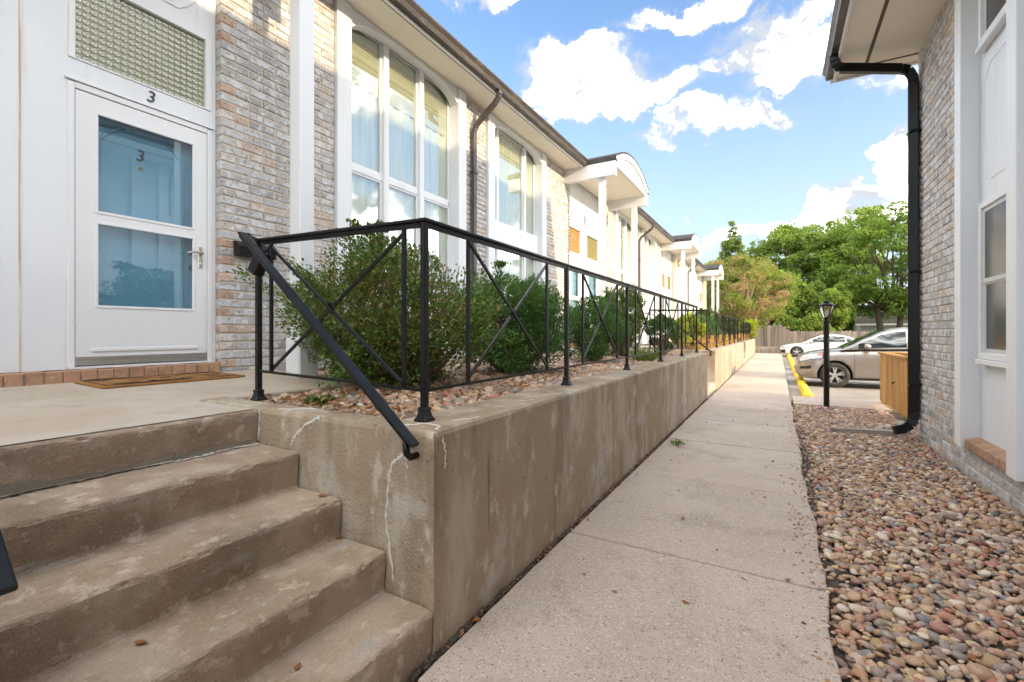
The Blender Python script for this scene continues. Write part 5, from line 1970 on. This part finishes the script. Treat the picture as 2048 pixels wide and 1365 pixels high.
MB().tube([(EX0 - 0.004, 9.05, 0.48), (EX0 - 0.03, 9.05, 0.48), (EX0 - 0.035, 9.05, 0.45)], 0.012, 6).build('gate_latch', DARKMETAL, en)

for i, y in enumerate((11.75, 14.25, 16.95, 19.65, 22.35, 25.05, 27.75, 30.45)):
    prof = [(-0.11, 0.0), (-0.095, 0.06), (-0.055, 0.135), (0.055, 0.135), (0.095, 0.06), (0.11, 0.0)]
    mb = MB()
    rows = []
    for (yy, s) in ((y, 0.55), (y + 0.16, 1.0), (y + 1.64, 1.0), (y + 1.8, 0.55)):
        n = len(mb.v)
        mb.v += [(0.56 + px, yy, LOT_Z + 0.002 + pz * s) for px, pz in prof]
        rows.append(n)
    for a_, b_ in zip(rows[:-1], rows[1:]):
        for k in range(6):
            q = (k + 1) % 6
            mb.f.append((a_ + k, a_ + q, b_ + q, b_ + k))
    mb.f.append(tuple(rows[0] + k for k in range(6))[::-1])
    mb.f.append(tuple(rows[-1] + k for k in range(6)))
    o = mb.build('wheel_stop', YELLOW, None, bevel=0.012, fix=True)
    lab = {0: 'yellow concrete wheel stop closest to the cross path', 1: 'yellow concrete wheel stop under the nose of the silver car', 7: 'yellow concrete wheel stop in front of the white sedan'}.get(
        i, 'yellow concrete wheel stop in the %s empty bay past the silver car' % ('first', 'second', 'third', 'fourth', 'fifth')[max(0, min(4, i - 2))])
    tag(o, lab, 'wheel stop', 'yellow wheel stops along the walkway')

# ================================================================== CARS
def interp(tab, s):
    for (a, va), (b, vb) in zip(tab[:-1], tab[1:]):
        if s <= b:
            t = 0 if b == a else max(0, (s - a) / (b - a))
            t = t * t * (3 - 2 * t) * 0.35 + t * 0.65
            return va + (vb - va) * t
    return tab[-1][1]


def car(name, label, cat, front, scale, T, paint):
    fx, fy, fz = front          # front centre on the ground
    cr = thing(name, label, cat, (fx + T['L'] * scale / 2, fy, fz))
    tr = lambda s, y, z: (fx + s * scale, fy + y * scale, fz + z * scale)
    L = T['L']
    sec = [(0.0, 0.0), (0.80, 0.0), (0.93, 0.03), (0.975, 0.12), (0.995, 0.32), (1.0, 0.52), (0.985, 0.70), (0.955, 0.84), (0.90, 0.93), (0.78, 0.985), (0.45, 1.0), (0.0, 1.005)]
    ns = 56
    ss = [L * i / ns for i in range(ns + 1)]

    def body(s, q):
        """q in 0..11 along the half section (side y<0)"""
        w, zb_, zt_ = interp(T['w'], s), interp(T['zb'], s), interp(T['zt'], s)
        i = min(int(q), len(sec) - 2)
        t = q - i
        fyv = sec[i][0] + (sec[i + 1][0] - sec[i][0]) * t
        fzv = sec[i][1] + (sec[i + 1][1] - sec[i][1]) * t
        return (w * fyv, zb_ + (zt_ - zb_) * fzv)
    mb = MB()
    K = len(sec)
    rowl = 2 * K - 2
    for s in ss:
        half = [body(s, q) for q in range(K)]
        ring = [(-y, z) for y, z in half] + [(y, z) for y, z in half[-2:0:-1]]
        for (y, z) in ring:
            mb.v.append(tr(s, y, z))
    for i in range(ns):
        for k in range(rowl):
            a, b = i * rowl + k, i * rowl + (k + 1) % rowl
            mb.f.append((a, b, b + rowl, a + rowl))
    mb.f.append(tuple(range(rowl))[::-1])
    mb.f.append(tuple(ns * rowl + k for k in range(rowl)))
    bo = mb.build('body', paint, cr, smooth=True, fix=True)
    # cut the wheel arches
    rw_ = T['r']
    ra = rw_ + 0.055
    cut = MB()
    for s in T['axles']:
        for sg in (-1, 1):
            n = len(cut.v)
            y_in, y_out = sg * (T['half'] - 0.33), sg * (T['half'] + 0.3)
            for y in (y_in, y_out):
                for k in range(32):
                    t = 2 * math.pi * k / 32
                    cut.v.append(tr(s + ra * math.cos(t), y, rw_ + ra * math.sin(t)))
            for k in range(32):
                j = (k + 1) % 32
                cut.f.append((n + k, n + j, n + 32 + j, n + 32 + k))
            cut.f.append(tuple(n + k for k in range(32)))
            cut.f.append(tuple(n + 32 + k for k in range(32))[::-1])
    co = cut.build('cutter', BLACKPLASTIC, None, fix=True)
    md = bo.modifiers.new('arch', 'BOOLEAN')
    md.operation = 'DIFFERENCE'
    md.object = co
    md.solver = 'EXACT'
    try:
        md.material_mode = 'TRANSFER'
    except Exception:
        pass
    bpy.context.view_layer.update()
    dg = bpy.context.evaluated_depsgraph_get()
    me = bpy.data.meshes.new_from_object(bo.evaluated_get(dg))
    bo.modifiers.clear()
    bo.data = me
    bpy.data.objects.remove(co)
    # greenhouse
    g0, g1 = T['gh'][0][0], T['gh'][-1][0]
    ng = 40

    def gh(s):
        zr = interp(T['gh'], s)
        zbelt = interp(T['zt'], s) - 0.03
        wb_ = interp(T['w'], s) * 0.955
        wt_ = interp(T['wr'], s)
        zr = max(zr, zbelt + 0.012)
        return zbelt, zr, wb_, wt_

    def side(s, v):
        zbelt, zr, wb_, wt_ = gh(s)
        hgt = zr - 0.05 - zbelt
        f_ = min(1.0, max(0.0, hgt) / T['ghh'])
        y = wb_ + (wb_ + (wt_ - wb_) * f_ - wb_) * (v ** 1.25)
        return y, zbelt + max(0.004, hgt) * v
    mb = MB()
    rows = []
    for i in range(ng + 1):
        s = g0 + (g1 - g0) * i / ng
        zbelt, zr, wb_, wt_ = gh(s)
        pts = [side(s, v) for v in (0, 0.33, 0.66, 0.9, 1.0)]
        ye, ze = pts[-1]
        pts += [(ye * 0.95, ze + (zr - ze) * 0.62), (ye * 0.80, zr - 0.008), (ye * 0.4, zr + 0.008), (0, zr + 0.012)]
        ring = [(-y, z) for y, z in pts] + [(y, z) for y, z in pts[-2::-1]]
        rows.append(len(mb.v))
        for y, z in ring:
            mb.v.append(tr(s, y, z))
        m_ = len(ring)
    for a_, b_ in zip(rows[:-1], rows[1:]):
        for k in range(m_ - 1):
            mb.f.append((a_ + k, a_ + k + 1, b_ + k + 1, b_ + k))
    mb.f.append(tuple(rows[0] + k for k in range(m_))[::-1])
    mb.f.append(tuple(rows[-1] + k for k in range(m_)))
    mb.build('roof', paint, cr, smooth=True, fix=True)
    # side windows
    for sg in (-1, 1):
        for (sa, sb) in T['win']:
            mb = MB()
            nn, mm = 12, 4
            for i in range(nn + 1):
                s = sa + (sb - sa) * i / nn
                for j in range(mm + 1):
                    y, z = side(s, 0.10 + 0.80 * j / mm)
                    mb.v.append(tr(s, sg * (y + 0.007), z))
            for i in range(nn):
                for j in range(mm):
                    a = i * (mm + 1) + j
                    q = (a, a + mm + 1, a + mm + 2, a + 1)
                    mb.f.append(q if sg < 0 else q[::-1])
            mb.build('window', CARGLASS, cr, smooth=True)
    # windscreen and rear screen
    for nm, (sa, sb) in (('windscreen', T['ws']), ('rear_screen', T['rs'])):
        mb = MB()
        nn, mm = 10, 8
        for i in range(nn + 1):
            s = sa + (sb - sa) * i / nn
            zbelt, zr, wb_, wt_ = gh(s)
            ye = side(s, 1.0)[0] * 0.80
            for j in range(mm + 1):
                f_ = -1 + 2 * j / mm
                mb.v.append(tr(s, ye * f_, zr + 0.018 - 0.016 * f_ * f_))
        for i in range(nn):
            for j in range(mm):
                a = i * (mm + 1) + j
                mb.f.append((a, a + mm + 1, a + mm + 2, a + 1))
        mb.build(nm, CARGLASS, cr, smooth=True, fix=False)

    def patch(nm, sa, sb, qa, qb, mt, off=0.006, n1=8, n2=4, sides=(-1, 1), parent=cr):
        res = None
        for sg in sides:
            mb = MB()
            for i in range(n1 + 1):
                s = sa + (sb - sa) * i / n1
                for j in range(n2 + 1):
                    y, z = body(s, qa + (qb - qa) * j / n2)
                    mb.v.append(tr(s - (off if s < 0.5 else 0), sg * (y + off), z))
            for i in range(n1):
                for j in range(n2):
                    a = i * (n2 + 1) + j
                    q = (a, a + n2 + 1, a + n2 + 2, a + 1)
                    mb.f.append(q if sg < 0 else q[::-1])
            res = mb.build(nm, mt, parent, smooth=True)
        return res
    for (a, b, qa, qb) in T['lamps']:
        patch('headlight_housing', a - 0.02, b + 0.03, qa - 0.12, qb + 0.12, BLACKPLASTIC, 0.005)
        patch('headlight', a, b, qa, qb, LAMPGLASS, 0.009)
    for (a, b, qa, qb) in T['amber']:
        patch('turn_signal', a, b, qa, qb, ORANGE, 0.011)
    for (a, b, qa, qb) in T['dark']:
        patch('lower_trim', a, b, qa, qb, BLACKPLASTIC, 0.006)
    for s in T['seams']:
        patch('door_seam', s, s + 0.010, 2.2, 8.0, BLACKPLASTIC, 0.002, 1, 10)
    for s in T['handles']:
        for sg in (-1, 1):
            y, z = body(s, 6.9)
            MB().bar(tr(s - 0.09, sg * (y + 0.02), z), tr(s + 0.09, sg * (y + 0.02), z + 0.005), 0.022 * scale, 0.03 * scale).build('door_handle', paint, cr, bevel=0.005)
    # grille and number plate zone on the nose
    zt0 = interp(T['zb'], 0.0)
    MB().box(fx - 0.012, fx + 0.02, fy - 0.42 * scale, fy + 0.42 * scale, fz + (zt0 + 0.06) * scale, fz + (zt0 + 0.17) * scale).build('grille', BLACKPLASTIC, cr, bevel=0.01)
    # mirrors
    for sg in (-1, 1):
        s, zc, yo = T['mirror']
        mb = MB()
        prof = [(0.0, -0.12), (0.055, -0.105), (0.085, -0.05), (0.09, 0.02), (0.08, 0.08), (0.0, 0.10)]
        n0 = len(mb.v)
        for (r_, h) in prof:
            for k in range(12):
                t = 2 * math.pi * k / 12
                mb.v.append(tr(s + 0.85 * r_ * math.cos(t), sg * (yo + h), zc + 0.85 * r_ * math.sin(t)))
        for i in range(len(prof) - 1):
            for k in range(12):
                a, b = n0 + i * 12 + k, n0 + i * 12 + (k + 1) % 12
                mb.f.append((a, b, b + 12, a + 12))
        mr = mb.build('mirror', paint, cr, smooth=True, fix=True)
        MB().bar(tr(s + 0.02, sg * (yo - 0.18), zc - 0.06), tr(s, sg * (yo - 0.05), zc - 0.04), 0.05, 0.04).build('mirror_arm', BLACKPLASTIC, mr)
    # wheels
    for s in T['axles']:
        for sg in (-1, 1):
            yc = sg * (T['half'] - 0.115)
            c = tr(s, yc, rw_)
            R_ = rw_ * scale
            mb = MB()
            hw = 0.105 * scale
            mb.lathe([(R_ * 0.66, -hw), (R_ * 0.80, -hw * 1.06), (R_ * 0.93, -hw * 1.0), (R_ * 0.99, -hw * 0.7), (R_, 0), (R_ * 0.99, hw * 0.7), (R_ * 0.93, hw), (R_ * 0.80, hw * 1.06), (R_ * 0.66, hw)], c, 32, 'y')
            wh = mb.build('wheel', RUBBER, cr, smooth=True)
            fo = sg * hw * 0.80
            mb = MB()
            mb.lathe([(R_ * 0.67, fo - sg * 0.02), (R_ * 0.665, fo), (R_ * 0.62, fo + sg * 0.004), (R_ * 0.60, fo - sg * 0.012), (R_ * 0.60, fo - sg * 0.08)], c, 32, 'y')
            for k in range(5):
                for da in (-0.17, 0.17):
                    t = 2 * math.pi * k / 5 + 0.3
                    p1 = (c[0] + R_ * 0.14 * math.cos(t + da * 0.6), c[1] + fo - sg * 0.004, c[2] + R_ * 0.14 * math.sin(t + da * 0.6))
                    p2 = (c[0] + R_ * 0.62 * math.cos(t + da), c[1] + fo - sg * 0.012, c[2] + R_ * 0.62 * math.sin(t + da))
                    mb.bar(p1, p2, R_ * 0.105, 0.025, (0, sg, 0))
            mb.lathe([(0.0, fo + sg * 0.004), (R_ * 0.12, fo + sg * 0.003), (R_ * 0.17, fo - sg * 0.005), (R_ * 0.17, fo - sg * 0.03)], c, 16, 'y')
            mb.build('rim', ALLOY, wh)
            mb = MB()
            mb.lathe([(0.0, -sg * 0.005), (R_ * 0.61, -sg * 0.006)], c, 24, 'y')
            mb.build('brake_backing', BLACKPLASTIC, wh)  # dark backing disc behind the spokes
    return cr


SUV = dict(L=4.41, half=0.91, r=0.345, axles=(0.90, 3.54), ghh=0.48,
           w=[(0, .58), (.06, .70), (.20, .81), (.45, .88), (.8, .90), (1.5, .91), (3.6, .91), (4.15, .86), (4.36, .78), (4.41, .70)],
           zb=[(0, .36), (.06, .27), (.25, .22), (.6, .21), (3.9, .23), (4.25, .30), (4.41, .42)],
           zt=[(0, .66), (.05, .76), (.16, .86), (.40, .955), (.75, 1.02), (1.15, 1.07), (1.5, 1.09), (2.4, 1.11), (3.4, 1.15), (4.1, 1.18), (4.33, 1.10), (4.41, .95)],
           gh=[(1.02, 1.03), (1.25, 1.16), (1.6, 1.37), (1.95, 1.545), (2.2, 1.615), (2.6, 1.655), (3.2, 1.65), (3.75, 1.585), (4.05, 1.50), (4.25, 1.28), (4.34, 1.10)],
           wr=[(1.02, .80), (1.6, .72), (2.2, .66), (3.2, .66), (4.0, .62), (4.34, .70)],
           win=((1.42, 2.42), (2.50, 3.38), (3.46, 3.86)), ws=(1.10, 2.05), rs=(4.06, 4.28),
           lamps=((.10, .62, 6.4, 8.3),), amber=((.50, .63, 7.2, 8.0),), dark=((.02, 4.3, 0.9, 2.6), (.10, .36, 4.4, 5.0)),
           seams=(1.33, 2.44, 3.40), handles=(2.25, 3.22), mirror=(1.60, 1.14, 0.97))
SED = dict(L=4.60, half=0.89, r=0.315, axles=(0.92, 3.62), ghh=0.42,
           w=[(0, .50), (.08, .66), (.25, .80), (.5, .86), (.9, .885), (3.7, .885), (4.2, .84), (4.5, .74), (4.6, .62)],
           zb=[(0, .30), (.08, .20), (.3, .17), (4.0, .19), (4.4, .26), (4.6, .38)],
           zt=[(0, .58), (.06, .66), (.25, .74), (.7, .83), (1.2, .90), (1.6, .92), (2.6, .94), (3.6, .985), (4.2, 1.03), (4.5, 1.02), (4.58, .95), (4.6, .8)],
           gh=[(1.12, .88), (1.35, .99), (1.75, 1.19), (2.1, 1.345), (2.4, 1.41), (2.8, 1.435), (3.2, 1.41), (3.6, 1.32), (3.95, 1.17), (4.2, 1.05), (4.28, 1.02)],
           wr=[(1.12, .76), (1.8, .66), (2.4, .60), (3.2, .60), (4.0, .66), (4.28, .72)],
           win=((1.60, 2.52), (2.60, 3.42), (3.48, 3.72)), ws=(1.20, 2.2), rs=(3.5, 4.15),
           lamps=((.12, .62, 6.2, 7.8),), amber=(), dark=((.02, 4.5, 0.9, 2.2), (.03, .30, 3.0, 5.0)),
           seams=(1.42, 2.55, 3.45), handles=(2.35, 3.3), mirror=(1.68, 1.0, 0.96))
car('silver_suv', 'dusty silver compact SUV parked nose-in behind the lamp post', 'car', (0.42, 15.0, LOT_Z + 0.001), 0.93, SUV, SILVERPAINT)
car('white_sedan', 'white sedan parked nose-in near the board fence', 'car', (0.12, 31.6, LOT_Z + 0.001), 0.90, SED, WHITECAR)

# ================================================================== BACKGROUND
lw = MB().box(-4.0, 0.2, 32.6, 33.0, -0.2, 0.34).build('low_wall', WALLC)
tag(lw, 'low concrete wall closing the end of the walkway', 'wall')
FYY = 43.8
fn = thing('board_fence', 'weathered grey board fence across the back of the parking lot', 'fence', (4.0, FYY, -0.2))
rf = random.Random(9)
x = -6.0
first = True
while x < 22.0:
    wdt = rf.uniform(0.23, 0.29)
    if x < 0.2:
        zt_ = 1.86 + rf.uniform(-0.02, 0.02)
    elif x < 0.8:
        zt_ = 1.86 - (x - 0.2) / 0.6 * 0.5
    else:
        zt_ = 1.35 + rf.uniform(-0.03, 0.03)
    mb = MB()
    y_ = FYY + rf.uniform(-0.012, 0.012)
    mb.prism_y([(x, -0.29), (x + wdt - 0.012, -0.29), (x + wdt - 0.012, zt_ - 0.07), (x + wdt - 0.06, zt_), (x + 0.05, zt_), (x, zt_ - 0.07)], y_, y_ + 0.022)
    mb.build('board', OLDWOOD, fn, fix=True)
    x += wdt
MB().box(-6.0, 22.0, FYY + 0.04, FYY + 0.09, 0.2, 0.29).build('rail', OLDWOOD, fn)
MB().box(-6.0, 22.0, FYY + 0.04, FYY + 0.09, 1.0, 1.09).build('rail', OLDWOOD, fn)

ga = thing('garage', 'low pale-sided garage with dark shingled roof beyond the fence', 'building', (11.0, 62.0, -0.3))
MB().box(7.4, 15.0, 59.0, 66.0, -0.3, 2.15).build('wall', SIDING, ga)
mb = MB()
mb.prism_x([(58.5, 2.1), (62.5, 4.1), (66.5, 2.1), (66.5, 2.0), (62.5, 3.98), (58.5, 2.0)], 6.9, 15.5)
mb.build('roof', SHINGLE, ga, fix=True)
MB().box(6.9, 15.5, 58.47, 58.499, 1.95, 2.12).build('fascia', TRIM, ga)


def tree(name, label, base, h_trunk, r_trunk, crown, n_clump, per, size, leafm, seed, barkm=BARK, shape='round', aspect=0.5, group='trees beyond the parking lot', lean=(0, 0), dead=0.0, category='tree', stems=1):
    """crown = (cx, cy, cz, rx, ry, rz)"""
    rng = np.random.default_rng(seed)
    o = thing(name, label, category, base, group)
    bx, by, bz = base
    cx, cy, cz, rx, ry, rz = crown
    fork = Vector((bx + lean[0], by + lean[1], bz + h_trunk))
    mb = MB()
    for sidx in range(stems):
        off = (sidx - (stems - 1) / 2) * r_trunk * 3.2
        mb.tube([(bx + off, by, bz - 0.1), (bx + off * 1.5 + lean[0] * .3, by + lean[1] * .3, bz + h_trunk * .4), (fork.x + off * 2, fork.y, fork.z), (cx + off * 2.5, cy, cz + rz * 0.3)],
                [r_trunk * 1.35, r_trunk, r_trunk * .8, r_trunk * .25], 9)
    mb.build('trunk', barkm, o, smooth=True)
    d = ball(n_clump, rng, 0.45)
    cen = np.zeros((n_clump, 3))
    if shape == 'cone':
        t = 1 - rng.random(n_clump) ** 0.5
        a = rng.uniform(0, 6.28, n_clump)
        rr_ = (1 - t) * rng.uniform(0.5, 1.0, n_clump)
        cen[:, 0] = cx + np.cos(a) * rr_ * rx
        cen[:, 1] = cy + np.sin(a) * rr_ * ry
        cen[:, 2] = cz - rz + 2 * rz * t
    else:
        cen[:, 0] = cx + d[:, 0] * rx
        cen[:, 1] = cy + d[:, 1] * ry
        cen[:, 2] = cz + d[:, 2] * rz
    tips = [tuple(c) for c in cen[:: max(1, n_clump // 40)]]
    br = branchy(o, tuple(fork), tips, r_trunk * 0.42, barkm, rng, 'limbs', 5, 0.10)
    allc, alld = [], []
    base_r = 0.30 * (rx * ry * rz) ** (1 / 3) * (26 / n_clump) ** (1 / 3) * 1.25
    for c in cen:
        q = ball(per, rng, 0.2)
        s_ = base_r * rng.uniform(0.6, 1.35)
        if shape == 'cone':
            s_ *= 0.40 + 0.9 * max(0.0, 1 - (c[2] - (cz - rz)) / (2 * rz))
        qq = q * s_
        qq[:, 2] *= 0.55 if aspect < 0.5 else 0.85
        allc.append(c + qq)
        dd = q.copy()
        dd[:, 2] -= 0.35
        alld.append(dd)
    P, D = np.concatenate(allc), np.concatenate(alld)
    cl_tone = np.repeat(rng.normal(0, 0.16, n_clump), per)
    rv = np.clip(rng.normal(0.42, 0.2, len(P)) + cl_tone, 0, 1)
    if dead:
        m_ = np.repeat(rng.random(n_clump) < dead, per)
        rv[m_] = np.clip(rng.normal(0.92, 0.06, m_.sum()), 0, 1)
    v, f, r_ = leaves(P, size, aspect, 0.2, rng, rv, D)
    npmesh('crown', v, f, leafm, o, r_)
    return o


tree('juniper_tree', 'spreading yellow-green tree with browned twigs at the end of the townhouses', (-2.3, 38.2, -0.2), 1.7, 0.16, (-2.6, 38.6, 4.2, 3.6, 2.8, 2.7), 150, 190, 0.19, L_TREEA, 101, PALEBARK, dead=0.28, aspect=0.35, stems=2)
tree('spire_tree', 'pointed conifer rising behind the spreading tree', (-3.9, 50.0, -0.3), 4.0, 0.25, (-3.9, 50.0, 6.6, 3.9, 3.9, 5.6), 420, 60, 0.26, L_TREEB, 102, BARK, 'cone', 0.4)
tree('broadleaf_tree', 'round dark green broadleaf tree in the middle of the tree line', (0.6, 56.0, -0.3), 3.2, 0.35, (1.5, 56.0, 6.8, 4.6, 4.0, 5.2), 170, 190, 0.34, L_TREEC, 103, BARK, aspect=0.6)
tree('locust_tree', 'large feathery bright green tree with twin dark trunks beside the brick townhouse', (8.6, 52.0, -0.3), 3.6, 0.26, (8.4, 52.5, 7.6, 5.0, 4.4, 5.0), 190, 190, 0.32, L_TREED, 104, BARK, aspect=0.35, stems=2)
tree('locust_tree', 'second feathery tree half hidden behind the brick townhouse corner', (14.0, 50.0, -0.3), 3.6, 0.3, (13.8, 50.0, 8.0, 4.6, 4.2, 5.2), 150, 170, 0.32, L_TREED, 105, BARK, aspect=0.35)
tree('broadleaf_tree', 'dark tree with a leaning trunk just behind the tall fence boards', (-0.2, 47.0, -0.3), 2.4, 0.28, (-0.6, 48.0, 4.4, 3.0, 2.4, 2.4), 70, 170, 0.30, L_TREEC, 106, BARK, aspect=0.6, lean=(-0.6, 0))
tree('broadleaf_tree', 'low bushy tree hanging over the fence behind the white sedan', (3.2, 48.0, -0.3), 1.4, 0.2, (3.0, 48.3, 3.4, 2.6, 1.8, 2.2), 90, 170, 0.28, L_TREEC, 107, BARK, aspect=0.6)
tree('broadleaf_tree', 'distant dark tree filling the gap at the foot of the conifer', (-6.5, 60.0, -0.3), 3.0, 0.3, (-6.0, 60.0, 5.0, 5.5, 3.0, 4.0), 90, 150, 0.4, L_TREEC, 108, BARK, aspect=0.6)
tree('broadleaf_tree', 'distant tree behind the gap between the round tree and the feathery tree', (5.5, 66.0, -0.3), 3.0, 0.3, (5.2, 66.0, 7.5, 5.0, 3.0, 6.5), 120, 150, 0.42, L_TREEC, 109, BARK, aspect=0.6)

# dark hedge between the fence and the trees
rng = np.random.default_rng(150)
n = 26000
X = rng.uniform(-9, 24, n)
top_ = 2.3 + 0.7 * np.sin(X * 0.9) + 0.4 * np.sin(X * 2.3 + 1)
top_ = np.where((X > 4.9) & (X < 10.5), 1.1, top_)
P = np.stack([X, rng.uniform(45.2, 47.0, n), -0.2 + rng.random(n) ** 0.8 * top_], 1)
v, f, r_ = leaves(P, 0.26, 0.55, 0.2, rng)
o = npmesh('hedge', v, f, L_TREEC, None, r_)
o['kind'] = 'stuff'
tag(o, 'dark leafy undergrowth showing over the board fence', 'hedge')
